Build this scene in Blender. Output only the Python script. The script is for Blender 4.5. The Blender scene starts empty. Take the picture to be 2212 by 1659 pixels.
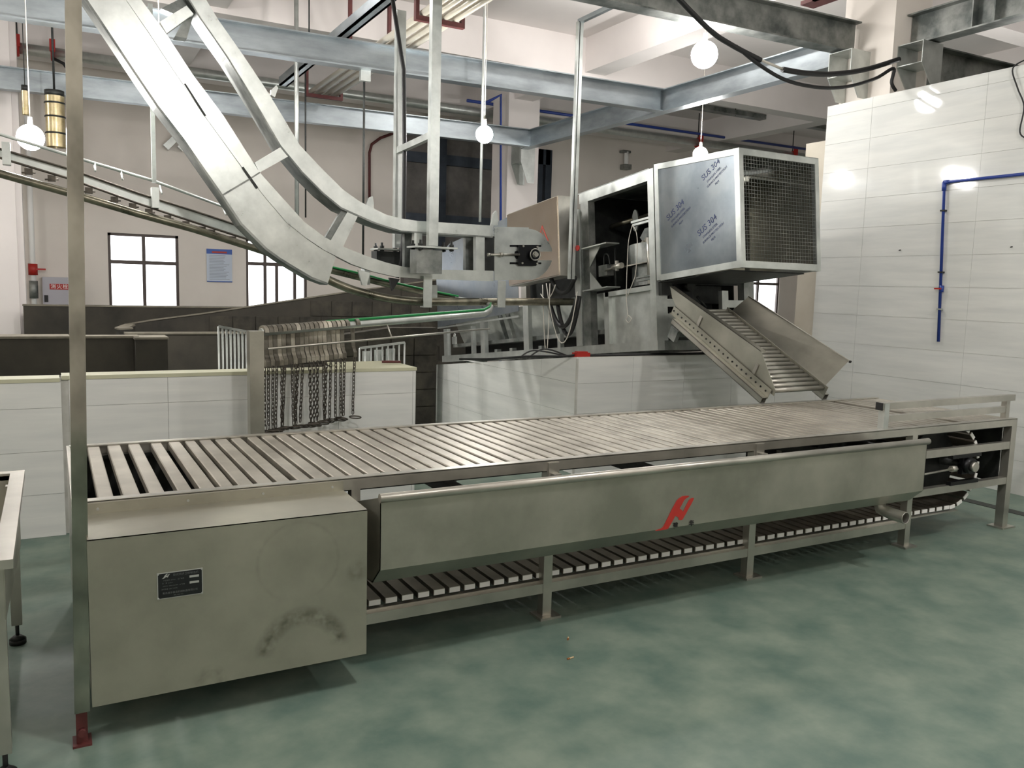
import bpy, bmesh, math, random
from mathutils import Vector, Matrix
random.seed(7)
S = bpy.context.scene
COL = S.collection
PI = math.pi

# ------------------------------------------------------------------ camera
CF = Vector((0.48127622, 0.86883593, -0.11617802))
CR = Vector((0.87597149, -0.48159804, 0.02715289))
CU = Vector((0.0323597, 0.11483667, 0.99285718))
CP = Vector((0.13187488, -3.40415822, 1.63961485))
FPX = 1798.24
cam = bpy.data.cameras.new('camera')
cam.sensor_fit = 'HORIZONTAL'; cam.sensor_width = 36.0
cam.lens = FPX / 2212 * 36.0
cam.clip_start = 0.05; cam.clip_end = 200
co = bpy.data.objects.new('camera', cam); COL.objects.link(co)
M = Matrix((CR, CU, -CF)).transposed().to_4x4(); M.translation = CP
co.matrix_world = M
S.camera = co

# ------------------------------------------------------------------ world, exposure
W = bpy.data.worlds.new('world'); S.world = W; W.use_nodes = True
W.node_tree.nodes['Background'].inputs[0].default_value = (0.93, 0.96, 1.0, 1)
W.node_tree.nodes['Background'].inputs[1].default_value = 3.2
S.view_settings.view_transform = 'Standard'; S.view_settings.look = 'None'
S.view_settings.gamma = 1.0; S.view_settings.use_curve_mapping = False
S.view_settings.exposure = 0.95
S.cycles.max_bounces = 8; S.cycles.diffuse_bounces = 5
S.cycles.sample_clamp_indirect = 10.0

BULBS = [  # position, radius, emission of the glass, label
 ((5.60, 2.90, 3.86), 0.125, 60, 'large glowing bulb just below the heavy beam nearest the tiled wall'),
 ((4.38, 5.05, 3.30), 0.095, 190, 'glowing bulb hanging in front of the far grey beam, above the hoist end plate'),
 ((8.70, 6.45, 3.68), 0.11, 150, 'glowing bulb hanging right above the mesh guard box'),
 ((0.006, 6.0, 2.93), 0.12, 130, 'glowing bulb at the far left, behind the stainless post'),
 ((1.09, 5.30, 3.60), 0.095, 250, 'glowing bulb hidden behind the wide hoist band'),
]
BULB_E = 260.0
# unseen bulbs out of the picture; those labelled fill are added to brighten
OFFB = [((1.65, -1.9, 4.15), 'bare bulb above the camera side of the drive cover, out of the picture'),
 ((5.4, -2.3, 4.0), 'bare bulb above the right part of the floor, out of the picture'),
 ((-3.2, -2.2, 4.0), 'bare bulb left of the sink table, out of the picture'),
 ((3.4, -5.6, 4.2), 'added fill bulb behind the camera on the right, out of the picture'),
 ((-0.8, -5.6, 4.2), 'added fill bulb behind the camera on the left, out of the picture'),
 ((-3.0, 4.2, 3.9), 'added fill bulb over the pens left of the picture'),
 ((11.0, 2.6, 3.3), 'added fill bulb hidden behind the right tiled wall'),
 ((2.2, 6.5, 5.25), 'added fill bulb close under the ceiling above the middle beam, out of the picture'),
 ((6.5, 5.4, 5.35), 'added fill bulb close under the ceiling above the restrainer, out of the picture'),
 ((-4.0, 9.0, 4.5), 'added fill bulb in the far left corner out of the picture')]

# ------------------------------------------------------------------ helpers
def at(u, v, ax, val):
    """world point seen at photo pixel (u, v) on the plane ax = val"""
    d = CF + CR * ((u - 1106) / FPX) - CU * ((v - 829.5) / FPX)
    i = 'XYZ'.index(ax)
    return CP + d * ((val - CP[i]) / d[i])

def pix(P):
    d = Vector(P) - CP; z = d.dot(CF)
    return 1106 + FPX * d.dot(CR) / z, 829.5 - FPX * d.dot(CU) / z

class MB:
    def __init__(s): s.v = []; s.f = []; s.sm = set()
    def quad_faces(s, b, fs, smooth=False):
        for f in fs:
            if smooth: s.sm.add(len(s.f))
            s.f.append(tuple(b + i for i in f))
    def box(s, x0, x1, y0, y1, z0, z1):
        b = len(s.v)
        for z in (z0, z1):
            s.v += [(x0, y0, z), (x1, y0, z), (x1, y1, z), (x0, y1, z)]
        s.quad_faces(b, [(3, 2, 1, 0), (4, 5, 6, 7), (0, 1, 5, 4), (1, 2, 6, 5), (2, 3, 7, 6), (3, 0, 4, 7)])
        return s
    def hexa(s, p):  # 8 points, bottom ring then top ring
        b = len(s.v); s.v += [tuple(q) for q in p]
        s.quad_faces(b, [(3, 2, 1, 0), (4, 5, 6, 7), (0, 1, 5, 4), (1, 2, 6, 5), (2, 3, 7, 6), (3, 0, 4, 7)])
        return s
    def bar(s, a, c, w, h, up=(0, 0, 1)):  # square bar from a to c
        a = Vector(a); c = Vector(c); d = (c - a).normalized(); u = Vector(up)
        r = d.cross(u)
        if r.length < 1e-4: r = d.cross(Vector((1, 0, 0)))
        r.normalize(); u = r.cross(d).normalized()
        r *= w / 2; u *= h / 2
        return s.hexa([a - r - u, a + r - u, c + r - u, c - r - u, a - r + u, a + r + u, c + r + u, c - r + u])
    def prism(s, pts, off):  # planar polygon (3D points) extruded by vector
        n = len(pts); b = len(s.v); o = Vector(off)
        s.v += [tuple(p) for p in pts]; s.v += [tuple(Vector(p) + o) for p in pts]
        s.f.append(tuple(range(b + n - 1, b - 1, -1))); s.f.append(tuple(range(b + n, b + 2 * n)))
        for i in range(n):
            j = (i + 1) % n; s.f.append((b + i, b + j, b + n + j, b + n + i))
        return s
    def strip(s, A, B, off):  # band between two polylines of equal length, extruded
        n = len(A); b = len(s.v); o = Vector(off)
        for L in (A, B): s.v += [tuple(p) for p in L]
        for L in (A, B): s.v += [tuple(Vector(p) + o) for p in L]
        for i in range(n - 1):
            s.f += [(b + i, b + i + 1, b + n + i + 1, b + n + i),
                    (b + 2 * n + i, b + 3 * n + i, b + 3 * n + i + 1, b + 2 * n + i + 1),
                    (b + i, b + 2 * n + i, b + 2 * n + i + 1, b + i + 1),
                    (b + n + i, b + n + i + 1, b + 3 * n + i + 1, b + 3 * n + i)]
        for i in (0, n - 1): s.f.append((b + i, b + n + i, b + 3 * n + i, b + 2 * n + i))
        return s
    def tube(s, path, r, n=12, cap=True, closed=False):
        P = [Vector(p) for p in path]; m = len(P); b = len(s.v)
        prev = None
        for i, p in enumerate(P):
            if closed: d = P[(i + 1) % m] - P[i - 1]
            elif i == 0: d = P[1] - P[0]
            elif i == m - 1: d = P[-1] - P[-2]
            else: d = (P[i + 1] - p).normalized() + (p - P[i - 1]).normalized()
            d.normalize()
            if prev is None:
                q = d.cross(Vector((0, 0, 1)))
                if q.length < 1e-3: q = d.cross(Vector((1, 0, 0)))
            else: q = prev - d * prev.dot(d)
            q.normalize(); prev = q; w = d.cross(q)
            rr = r[i] if isinstance(r, (list, tuple)) else r
            for k in range(n):
                t = 2 * PI * k / n; s.v.append(tuple(p + q * (rr * math.cos(t)) + w * (rr * math.sin(t))))
        for i in range(m if closed else m - 1):
            j = (i + 1) % m
            for k in range(n):
                l = (k + 1) % n
                s.sm.add(len(s.f)); s.f.append((b + i * n + k, b + i * n + l, b + j * n + l, b + j * n + k))
        if cap and not closed:
            s.f.append(tuple(b + k for k in reversed(range(n)))); s.f.append(tuple(b + (m - 1) * n + k for k in range(n)))
        return s
    def cyl(s, a, c, r, n=16): return s.tube([a, c], r, n)
    def ring(s, c, ax, r, t, n=20, m=6):
        c = Vector(c); ax = Vector(ax).normalized(); q = ax.cross(Vector((0, 0, 1)))
        if q.length < 1e-3: q = Vector((1, 0, 0))
        q.normalize(); w = ax.cross(q)
        return s.tube([c + q * (r * math.cos(2 * PI * k / n)) + w * (r * math.sin(2 * PI * k / n)) for k in range(n)], t, m, closed=True)
    def shift(s, o):
        o = Vector(o); s.v = [tuple(Vector(p) - o) for p in s.v]; return s
    def build(s, name, mat, parent=None, kind=None, label=None, local=False, cat=None, group=None):
        if parent is not None and not local:
            r = parent
            while r.parent: r = r.parent
            s.shift(r.location)
        me = bpy.data.meshes.new(name); me.from_pydata(s.v, [], s.f)
        bm = bmesh.new(); bm.from_mesh(me); bmesh.ops.recalc_face_normals(bm, faces=bm.faces)
        bm.to_mesh(me); bm.free()
        if s.sm:
            sm = [i in s.sm for i in range(len(s.f))]
            if len(sm) == len(me.polygons): me.polygons.foreach_set('use_smooth', sm)
        me.materials.append(mat); me.update()
        o = bpy.data.objects.new(name, me); COL.objects.link(o)
        if parent is not None: o.parent = parent
        elif not local:
            # put the origin at the base centre
            if s.v:
                xs = [p[0] for p in s.v]; ys = [p[1] for p in s.v]; zs = [p[2] for p in s.v]
                c = Vector(((min(xs) + max(xs)) / 2, (min(ys) + max(ys)) / 2, min(zs)))
                me.transform(Matrix.Translation(-c)); o.location = c
        if kind: o['kind'] = kind
        if label: o['label'] = label
        if cat: o['category'] = cat
        if group: o['group'] = group
        return o

def thing(name, loc, label, cat, group=None, rot=None):
    o = bpy.data.objects.new(name, None); COL.objects.link(o)
    o.location = loc; o.empty_display_size = 0.1
    if rot: o.rotation_euler = rot
    o['label'] = label; o['category'] = cat
    if group: o['group'] = group
    return o

def copy_obj(o, parent=None, loc=None, name=None):
    c = o.copy(); COL.objects.link(c)
    if parent is not None: c.parent = parent
    if loc is not None: c.location = loc
    return c

def text_obj(txt, size, mat, parent, name, mw, ext=0.0006, bold=False, spacing=1.0):
    cu = bpy.data.curves.new('t', 'FONT'); cu.body = txt; cu.size = size; cu.extrude = ext
    cu.align_x = 'CENTER'; cu.align_y = 'CENTER'; cu.space_character = spacing
    if bold: cu.offset = size * 0.02
    to = bpy.data.objects.new('t', cu); COL.objects.link(to)
    dg = bpy.context.evaluated_depsgraph_get(); dg.update()
    me = bpy.data.meshes.new_from_object(to.evaluated_get(dg))
    bpy.data.objects.remove(to); bpy.data.curves.remove(cu)
    me.transform(mw); me.materials.clear(); me.materials.append(mat); me.name = name
    o = bpy.data.objects.new(name, me); COL.objects.link(o)
    o.parent = parent
    return o

# ------------------------------------------------------------------ materials
def srgb(r, g, b):
    f = lambda c: ((c / 255 + 0.055) / 1.055) ** 2.4 if c / 255 > 0.04045 else c / 255 / 12.92
    return (f(r), f(g), f(b), 1)

def mat(name, c1, c2=None, rough=0.5, metal=0.0, scale=3.0, rvar=0.0, bump=0.0, stretch=None, detail=4, emis=None, lo=0.35, hi=0.65, spec=None, coat=0.0, bscale=None):
    m = bpy.data.materials.new(name); m.use_nodes = True; nt = m.node_tree; N = nt.nodes; L = nt.links
    b = N['Principled BSDF']; b.inputs['Metallic'].default_value = metal; b.inputs['Roughness'].default_value = rough
    if spec is not None: b.inputs['Specular IOR Level'].default_value = spec
    if coat: b.inputs['Coat Weight'].default_value = coat
    b.inputs['Base Color'].default_value = c1
    if emis:
        b.inputs['Emission Color'].default_value = emis[0]; b.inputs['Emission Strength'].default_value = emis[1]
    if c2 or rvar or bump:
        g = N.new('ShaderNodeNewGeometry'); mp = N.new('ShaderNodeMapping'); L.new(g.outputs['Position'], mp.inputs[0])
        if stretch: mp.inputs['Scale'].default_value = stretch
        n = N.new('ShaderNodeTexNoise'); n.inputs['Scale'].default_value = scale; n.inputs['Detail'].default_value = detail
        n.inputs['Roughness'].default_value = 0.6
        L.new(mp.outputs[0], n.inputs['Vector'])
        if c2:
            r = N.new('ShaderNodeValToRGB'); r.color_ramp.elements[0].position = lo; r.color_ramp.elements[1].position = hi
            r.color_ramp.elements[0].color = c1; r.color_ramp.elements[1].color = c2
            L.new(n.outputs['Fac'], r.inputs[0]); L.new(r.outputs[0], b.inputs['Base Color'])
        if rvar:
            mr = N.new('ShaderNodeMapRange'); mr.inputs[3].default_value = max(0.02, rough - rvar); mr.inputs[4].default_value = rough + rvar
            L.new(n.outputs['Fac'], mr.inputs[0]); L.new(mr.outputs[0], b.inputs['Roughness'])
        if bump:
            n2 = N.new('ShaderNodeTexNoise'); n2.inputs['Scale'].default_value = bscale or scale * 4; L.new(mp.outputs[0], n2.inputs['Vector'])
            bp = N.new('ShaderNodeBump'); bp.inputs['Strength'].default_value = bump; bp.inputs['Distance'].default_value = 0.02
            L.new(n2.outputs['Fac'], bp.inputs['Height']); L.new(bp.outputs[0], b.inputs['Normal'])
    return m

def add_smudges(m, smudges, col):
    """dirty hand/wheel marks: arcs at fixed places on the sheet (centre, radius, width, amount, zmin)"""
    nt = m.node_tree; N = nt.nodes; L = nt.links; b = N['Principled BSDF']
    src = b.inputs['Base Color'].links[0].from_socket
    g = N.new('ShaderNodeNewGeometry')
    nz = N.new('ShaderNodeTexNoise'); nz.inputs['Scale'].default_value = 22; L.new(g.outputs['Position'], nz.inputs['Vector'])
    for (c, r, w, amt, zmin) in smudges:
        d = N.new('ShaderNodeVectorMath'); d.operation = 'DISTANCE'; L.new(g.outputs['Position'], d.inputs[0]); d.inputs[1].default_value = c
        s1 = N.new('ShaderNodeMath'); s1.operation = 'SUBTRACT'; L.new(d.outputs['Value'], s1.inputs[0]); s1.inputs[1].default_value = r
        a = N.new('ShaderNodeMath'); a.operation = 'ABSOLUTE'; L.new(s1.outputs[0], a.inputs[0])
        mr = N.new('ShaderNodeMapRange'); mr.inputs[1].default_value = 0; mr.inputs[2].default_value = w; mr.inputs[3].default_value = amt; mr.inputs[4].default_value = 0
        L.new(a.outputs[0], mr.inputs[0])
        sp = N.new('ShaderNodeSeparateXYZ'); L.new(g.outputs['Position'], sp.inputs[0])
        mz = N.new('ShaderNodeMapRange'); mz.inputs[1].default_value = zmin; mz.inputs[2].default_value = zmin + 0.04; L.new(sp.outputs[2], mz.inputs[0])
        mn = N.new('ShaderNodeMapRange'); mn.inputs[1].default_value = 0.3; mn.inputs[2].default_value = 0.6; L.new(nz.outputs['Fac'], mn.inputs[0])
        m1 = N.new('ShaderNodeMath'); m1.operation = 'MULTIPLY'; L.new(mr.outputs[0], m1.inputs[0]); L.new(mz.outputs[0], m1.inputs[1])
        m2 = N.new('ShaderNodeMath'); m2.operation = 'MULTIPLY'; L.new(m1.outputs[0], m2.inputs[0]); L.new(mn.outputs[0], m2.inputs[1])
        mx = N.new('ShaderNodeMixRGB'); L.new(m2.outputs[0], mx.inputs[0]); L.new(src, mx.inputs[1]); mx.inputs[2].default_value = col
        src = mx.outputs[0]
    L.new(src, b.inputs['Base Color'])

M_floor = mat('green_epoxy', srgb(88, 110, 101), srgb(126, 140, 127), rough=0.5, spec=0.4, scale=3.6, rvar=0.1, bump=0.04, detail=8, lo=0.34, hi=0.68, bscale=30)
M_ceil = mat('ceiling_paint', srgb(216, 210, 207), srgb(224, 218, 215), rough=0.85, scale=0.7)
M_wall = mat('wall_paint', srgb(220, 213, 205), srgb(228, 221, 213), rough=0.8, scale=0.8)
M_tile = mat('white_tile', srgb(210, 212, 209), srgb(222, 223, 219), rough=0.055, scale=2.0, stretch=(0.6, 0.6, 6), spec=0.5, bump=0.006, bscale=3)
M_grout = mat('grout', srgb(196, 196, 190), srgb(178, 178, 170), rough=0.8, scale=9)
M_steel = mat('stainless', srgb(170, 168, 160), srgb(200, 197, 188), rough=0.32, metal=0.82, scale=2.5, rvar=0.10, bump=0.03)
M_steel2 = mat('stainless_sheet', srgb(156, 155, 144), srgb(184, 182, 170), rough=0.40, metal=0.82, scale=2.2, rvar=0.12, detail=6, bump=0.02, bscale=3)
M_box = mat('stainless_cover', srgb(154, 152, 140), srgb(174, 172, 158), rough=0.42, metal=0.82, scale=2.4, rvar=0.08, detail=6)
add_smudges(M_box, [((0.945, -0.316, 0.20), 0.15, 0.045, 0.7, 0.20), ((0.93, -0.316, 0.57), 0.155, 0.012, 0.13, 0.42), ((0.60, -0.316, 0.155), 0.04, 0.03, 0.35, 0.10), ((1.16, -0.316, 0.5), 0.02, 0.03, 0.35, 0.4)], srgb(70, 68, 56))
M_slat = mat('slat_steel', srgb(160, 155, 144), srgb(188, 183, 171), rough=0.38, metal=0.6, scale=5, rvar=0.12, detail=6)
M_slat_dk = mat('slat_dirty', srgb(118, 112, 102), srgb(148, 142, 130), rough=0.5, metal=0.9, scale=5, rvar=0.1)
M_white = mat('nylon_white', srgb(240, 240, 238), rough=0.55)
M_galv = mat('galvanised', srgb(176, 181, 178), srgb(208, 212, 208), rough=0.37, metal=0.75, scale=6, rvar=0.12, detail=8, lo=0.3, hi=0.7)
M_hoist = mat('hoist_galvanised', srgb(188, 193, 190), srgb(216, 220, 216), rough=0.30, metal=0.85, scale=6, rvar=0.08, detail=8, lo=0.3, hi=0.7)
M_galvbeam = mat('galvanised_beam', srgb(136, 144, 148), srgb(168, 176, 180), rough=0.38, metal=0.8, scale=2.5, rvar=0.15, detail=8, stretch=(0.6, 0.6, 2))
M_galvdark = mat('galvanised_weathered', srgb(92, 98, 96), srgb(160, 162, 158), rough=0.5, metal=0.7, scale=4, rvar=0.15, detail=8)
M_dark = mat('dark_metal', srgb(38, 40, 40), srgb(58, 60, 58), rough=0.5, metal=0.5, scale=8)
M_black = mat('black_rubber', srgb(22, 23, 24), rough=0.55)
M_bearing = mat('cast_iron', srgb(30, 31, 33), rough=0.35, metal=0.6)
M_chain = mat('chain_iron', srgb(70, 66, 60), srgb(100, 94, 86), rough=0.5, metal=0.8, scale=20)
M_hook = mat('shackle_steel', srgb(130, 124, 112), srgb(196, 190, 176), rough=0.42, metal=0.9, scale=7, rvar=0.1)
_nt = M_hook.node_tree; _bs = _nt.nodes['Principled BSDF']; _src = _bs.inputs['Base Color'].links[0].from_socket
_oi = _nt.nodes.new('ShaderNodeObjectInfo'); _mr = _nt.nodes.new('ShaderNodeMapRange'); _mr.inputs[3].default_value = 0.35; _mr.inputs[4].default_value = 1.15
_nt.links.new(_oi.outputs['Random'], _mr.inputs[0]); _mm = _nt.nodes.new('ShaderNodeVectorMath'); _mm.operation = 'SCALE'
_nt.links.new(_src, _mm.inputs[0]); _nt.links.new(_mr.outputs[0], _mm.inputs['Scale']); _nt.links.new(_mm.outputs[0], _bs.inputs['Base Color'])
M_film = mat('blue_film', srgb(108, 116, 123), srgb(130, 136, 140), rough=0.30, metal=0.6, scale=3, rvar=0.08, bump=0.012, bscale=6)
M_print = mat('film_print', srgb(34, 50, 100), rough=0.6)
M_red = mat('red_paint', srgb(168, 34, 26), rough=0.5)
M_redlogo = mat('logo_red', srgb(176, 44, 36), rough=0.5)
M_redbrown = mat('red_oxide', srgb(78, 34, 34), srgb(96, 46, 44), rough=0.6, scale=9)
M_blk = mat('black_ink', srgb(18, 18, 20), rough=0.6)
M_plate = mat('nameplate_black', srgb(16, 18, 20), rough=0.35)
M_silver = mat('silver_print', srgb(170, 172, 168), rough=0.4, metal=0.3)
M_grey = mat('grey_print', srgb(92, 94, 94), rough=0.5)
M_blue = mat('blue_pipe', srgb(38, 62, 140), rough=0.4)
M_green = mat('green_strip', srgb(20, 130, 66), rough=0.5)
M_pen = mat('pen_render', srgb(36, 34, 29), srgb(58, 54, 46), rough=0.9, scale=1.8, detail=8, bump=0.1)
M_penblock = mat('pen_block', srgb(36, 34, 29), srgb(62, 58, 49), rough=0.95, scale=5, detail=6, bump=0.2)
M_pencap = mat('pen_cap', srgb(118, 113, 100), srgb(98, 93, 82), rough=0.9, scale=6)
M_concrete = mat('dark_concrete', srgb(82, 80, 78), srgb(112, 108, 104), rough=0.9, scale=2, detail=8)
M_navy = mat('navy_steel', srgb(48, 56, 66), srgb(62, 70, 80), rough=0.5, metal=0.4, scale=3)
M_rail = mat('aged_pipe', srgb(92, 90, 78), srgb(140, 136, 120), rough=0.3, metal=0.9, scale=6, rvar=0.1)
M_pole = mat('post_steel', srgb(128, 127, 118), srgb(178, 176, 166), rough=0.12, metal=1.0, scale=5, rvar=0.1, stretch=(1, 1, 0.6))
M_hose = M_black
M_cable = mat('white_cable', srgb(196, 192, 182), rough=0.6)
M_winframe = mat('window_frame', srgb(74, 62, 56), rough=0.5)
M_boxgrey = mat('hydrant_box', srgb(176, 174, 182), rough=0.45)
M_paper = mat('poster_paper', srgb(196, 206, 220), rough=0.6)
M_paperblue = mat('poster_blue', srgb(64, 96, 170), rough=0.6)
M_papergrey = mat('poster_text', srgb(150, 158, 170), rough=0.6)
M_duct = mat('duct_foil', srgb(176, 160, 120), srgb(200, 186, 150), rough=0.3, metal=0.7, scale=12)
M_yellow = mat('yellow_paint', srgb(190, 150, 40), rough=0.5)
M_beige = mat('beige_render', srgb(192, 185, 170), srgb(200, 194, 180), rough=0.85, scale=3)
M_creampipe = mat('cream_pipe', srgb(186, 180, 166), srgb(198, 192, 178), rough=0.3, scale=4)
M_warn = mat('warning_red', srgb(176, 60, 48), rough=0.6)
M_butt = mat('butt_paper', srgb(196, 176, 140), rough=0.8)
M_buttf = mat('butt_filter', srgb(150, 92, 44), rough=0.8)
M_pens_dirt = mat('stain', srgb(92, 86, 78), srgb(120, 112, 102), rough=0.9, scale=6)
M_glass = bpy.data.materials.new('window_glass'); M_glass.use_nodes = True
_b = M_glass.node_tree.nodes['Principled BSDF']; _b.inputs['Transmission Weight'].default_value = 1; _b.inputs['Roughness'].default_value = 0.0; _b.inputs['IOR'].default_value = 1.02

# ------------------------------------------------------------------ setting
XL, XR, YN, YF, ZC = -7.0, 20.0, -7.0, 14.0, 5.75
fl = MB().box(XL, XR, YN, YF, -0.15, 0.0).build('floor', M_floor, kind='structure', local=True)
MB().box(XL, XR, YN, YF, ZC, ZC + 0.2).build('ceiling', M_ceil, kind='structure', local=True)
MB().box(XL - 0.2, XL, YN, YF, 0, ZC).build('wall_left', M_wall, kind='structure', local=True)
MB().box(XR, XR + 0.2, YN, YF, 0, ZC).build('wall_far_right', M_wall, kind='structure', local=True)
MB().box(XL, XR, YN - 0.2, YN, 0, ZC).build('wall_near', M_wall, kind='structure', local=True)
# back wall with window openings
def px_rect(u0, v0, u1, v1, Y=YF):
    a = at(u0, v0, 'Y', Y); b = at(u1, v1, 'Y', Y); return a.x, b.x, b.z, a.z
WIN = []
a = at(232, 502, 'Y', YF); b = at(385, 504, 'Y', YF); WIN.append((a.x, b.x, 0.95, a.z, [0.5], 0.36))
a2 = at(531, 513, 'Y', YF); b2 = at(663, 520, 'Y', YF); WIN.append((a2.x, b2.x, 0.95, a.z + 0.02, [0.31, 0.5, 0.80], 0.33))
a3 = at(1608, 590, 'Y', YF); b3 = at(1686, 590, 'Y', YF); WIN.append((a3.x, b3.x, 0.95, a.z + 0.02, [0.42], 0.36))
bw = MB(); xprev = XL
for (x0, x1, z0, z1, _, _) in WIN:
    bw.box(xprev, x0, YF, YF + 0.24, 0, ZC); bw.box(x0, x1, YF, YF + 0.24, 0, z0); bw.box(x0, x1, YF, YF + 0.24, z1, ZC); xprev = x1
bw.box(xprev, XR, YF, YF + 0.24, 0, ZC)
bw.build('wall_back', M_wall, kind='structure', local=True)
for i, (x0, x1, z0, z1, mull, tf) in enumerate(WIN):
    fr = MB(); t = 0.05; y0, y1 = YF + 0.03, YF + 0.09
    fr.box(x0, x1, y0, y1, z0, z0 + t).box(x0, x1, y0, y1, z1 - t, z1).box(x0, x0 + t, y0, y1, z0, z1).box(x1 - t, x1, y0, y1, z0, z1)
    w = fr.build('window_%d' % (i + 1), M_winframe, kind='structure')
    zt = z1 - (z1 - z0) * tf
    MB().box(x0, x1, y0 - 0.005, y1, zt - 0.035, zt + 0.035).build('transom', M_winframe, w)
    for k in mull:
        xm = x0 + (x1 - x0) * k
        MB().box(xm - 0.03, xm + 0.03, y0 - 0.004, y1, z0, zt).build('mullion', M_winframe, w)
    xm = x0 + (x1 - x0) * mull[len(mull) // 2 if len(mull) == 1 else 0]
    MB().box(xm - 0.03, xm + 0.03, y0 - 0.004, y1, zt, z1).build('mullion', M_winframe, w)
    xs = [x0] + [x0 + (x1 - x0) * k for k in mull] + [x1]
    for p, q in zip(xs[:-1], xs[1:]):
        MB().box(p + 0.02, q - 0.02, YF + 0.055, YF + 0.06, z0 + 0.02, zt).build('pane', M_glass, w)
    MB().box(x0 + 0.02, xm - 0.02, YF + 0.055, YF + 0.06, zt, z1 - 0.02).build('pane', M_glass, w)
    MB().box(xm + 0.02, x1 - 0.02, YF + 0.055, YF + 0.06, zt, z1 - 0.02).build('pane', M_glass, w)
# concrete ceiling beams
for k, y in enumerate((-2.6, 3.4, 8.6, 12.6)):
    MB().box(XL, XR, y, y + 0.35, ZC - 0.62, ZC).build('trim_%d' % (k + 1), M_ceil, kind='structure', local=True)
for k, x in enumerate((-4.4, 1.9, 8.0, 14.1)):
    MB().box(x, x + 0.4, YN, YF, ZC - 0.55, ZC + 0.02).build('trim_%d' % (k + 5), M_ceil, kind='structure', local=True)

def tiles(wall, plane, fixed, a0, a1, z0, z1, tw, th, off=0.0, sgn=-1, ztop=None, gap=0.0010, matl=None):
    """ceramic tiles on a wall: plane 'Y' (runs along X) or 'X' (runs along Y)"""
    n = 0; k0 = 0
    z = z0
    row = 0
    while z < z1 - 0.01:
        zt = min(z + th, z1)
        a = a0 - (off if row % 1 == 0 else 0)
        while a < a1 - 0.01:
            b0 = max(a, a0); b1 = min(a + tw, a1)
            if b1 - b0 > 0.02:
                j = random.uniform(0, 0.0012); T = 0.008 + j
                if ztop: t0, t1 = min(zt, ztop(b0)), min(zt, ztop(b1))
                else: t0 = t1 = zt
                if t0 > z + 0.01 or t1 > z + 0.01:
                    t0 = max(t0, z + 0.002); t1 = max(t1, z + 0.002)
                    g = gap; m = MB()
                    if plane == 'Y':
                        y0, y1 = (fixed - T, fixed) if sgn < 0 else (fixed, fixed + T)
                        m.hexa([(b0 + g, y0, z + g), (b1 - g, y0, z + g), (b1 - g, y1, z + g), (b0 + g, y1, z + g), (b0 + g, y0, t0 - g), (b1 - g, y0, t1 - g), (b1 - g, y1, t1 - g), (b0 + g, y1, t0 - g)])
                    else:
                        x0, x1 = (fixed - T, fixed)
                        m.hexa([(x0, b0 + g, z + g), (x1, b0 + g, z + g), (x1, b1 - g, z + g), (x0, b1 - g, z + g), (x0, b0 + g, t0 - g), (x1, b0 + g, t0 - g), (x1, b1 - g, t1 - g), (x0, b1 - g, t1 - g)])
                    m.build('tile', matl or M_tile, wall, local=True); n += 1
            a += tw
        z = zt; row += 1
    return n

# tiled partition on the right
wr = MB().box(7.268, 7.43, -4.5, 2.86, 0, 3.585).build('wall_right', M_grout, kind='structure', local=True)
tiles(wr, 'X', 7.268, -4.5, 2.86, 0.0, 3.585, 1.16, 0.29, off=0.15)
# low wall behind the conveyor (two leaves) and the ramped plinth of the restrainer
YB = 2.443
wb = MB().box(-3.5, 0.166, YB + 0.0, YB + 0.17, 0, 0.985).box(0.166, 2.0, YB + 0.03, YB + 0.2, 0, 0.995).box(2.0, 2.545, YB + 0.03, YB + 0.55, 0, 0.995).build('wall_low', M_grout, kind='structure', local=True)
tiles(wb, 'Y', YB, -3.5, 0.166, 0.0, 0.975, 0.58, 0.272, off=0.33)
tiles(wb, 'Y', YB + 0.03, 0.168, 2.545, 0.0, 0.985, 0.578, 0.272, off=-0.04 + 0.0)
MB().box(-3.5, 0.16, YB - 0.012, YB + 0.18, 0.976, 1.0).box(0.17, 2.0, YB + 0.018, YB + 0.21, 0.986, 1.01).box(2.0, 2.55, YB + 0.018, YB + 0.57, 0.986, 1.01).build('coping', mat('coping', srgb(186, 186, 160), rough=0.6), wb, local=True)
ramp = lambda y: 1.045 - 0.117 * (y - 2.66)
pl = MB()
pl.hexa([(4.14, 2.66, 0), (7.24, 2.66, 0), (7.24, 8.2, 0), (4.14, 8.2, 0), (4.14, 2.66, ramp(2.66)), (7.24, 2.66, ramp(2.66)), (7.24, 8.2, ramp(8.2)), (4.14, 8.2, ramp(8.2))])
wp = pl.build('wall_plinth', M_grout, kind='structure', local=True)
tiles(wp, 'X', 4.14, 2.66, 8.2, 0, 1.05, 0.6, 0.27, ztop=ramp)
tiles(wp, 'Y', 2.66, 4.14, 7.24, 0, 1.04, 0.6, 0.27)
MB().box(4.125, 4.142, 2.648, 2.664, 0, 1.03).build('corner_joint', M_grout, wp, local=True)

# pig pens
def pen(name_n, x0, x1, y0, y1, z, m=M_pen):
    w = MB().box(x0, x1, y0, y1, 0, z - 0.02).build('wall_pen_%d' % name_n, m, kind='structure', local=True)
    MB().box(x0 - 0.01, x1 + 0.01, y0 - 0.01, y1 + 0.01, z - 0.02, z).build('coping', M_pencap, w, local=True)
    return w
pen(1, -0.215, 6.6, 10.0, 10.2, 1.21)
pen(2, -2.5, 0.83, 5.12, 5.3, 1.085)
pen(3, 0.80, 1.075, 5.0, 5.32, 1.08)
pen(4, -2.5, 0.27, 6.6, 6.78, 1.0)
pen(5, 0.86, 2.75, 7.0, 7.16, 1.0)
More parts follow.
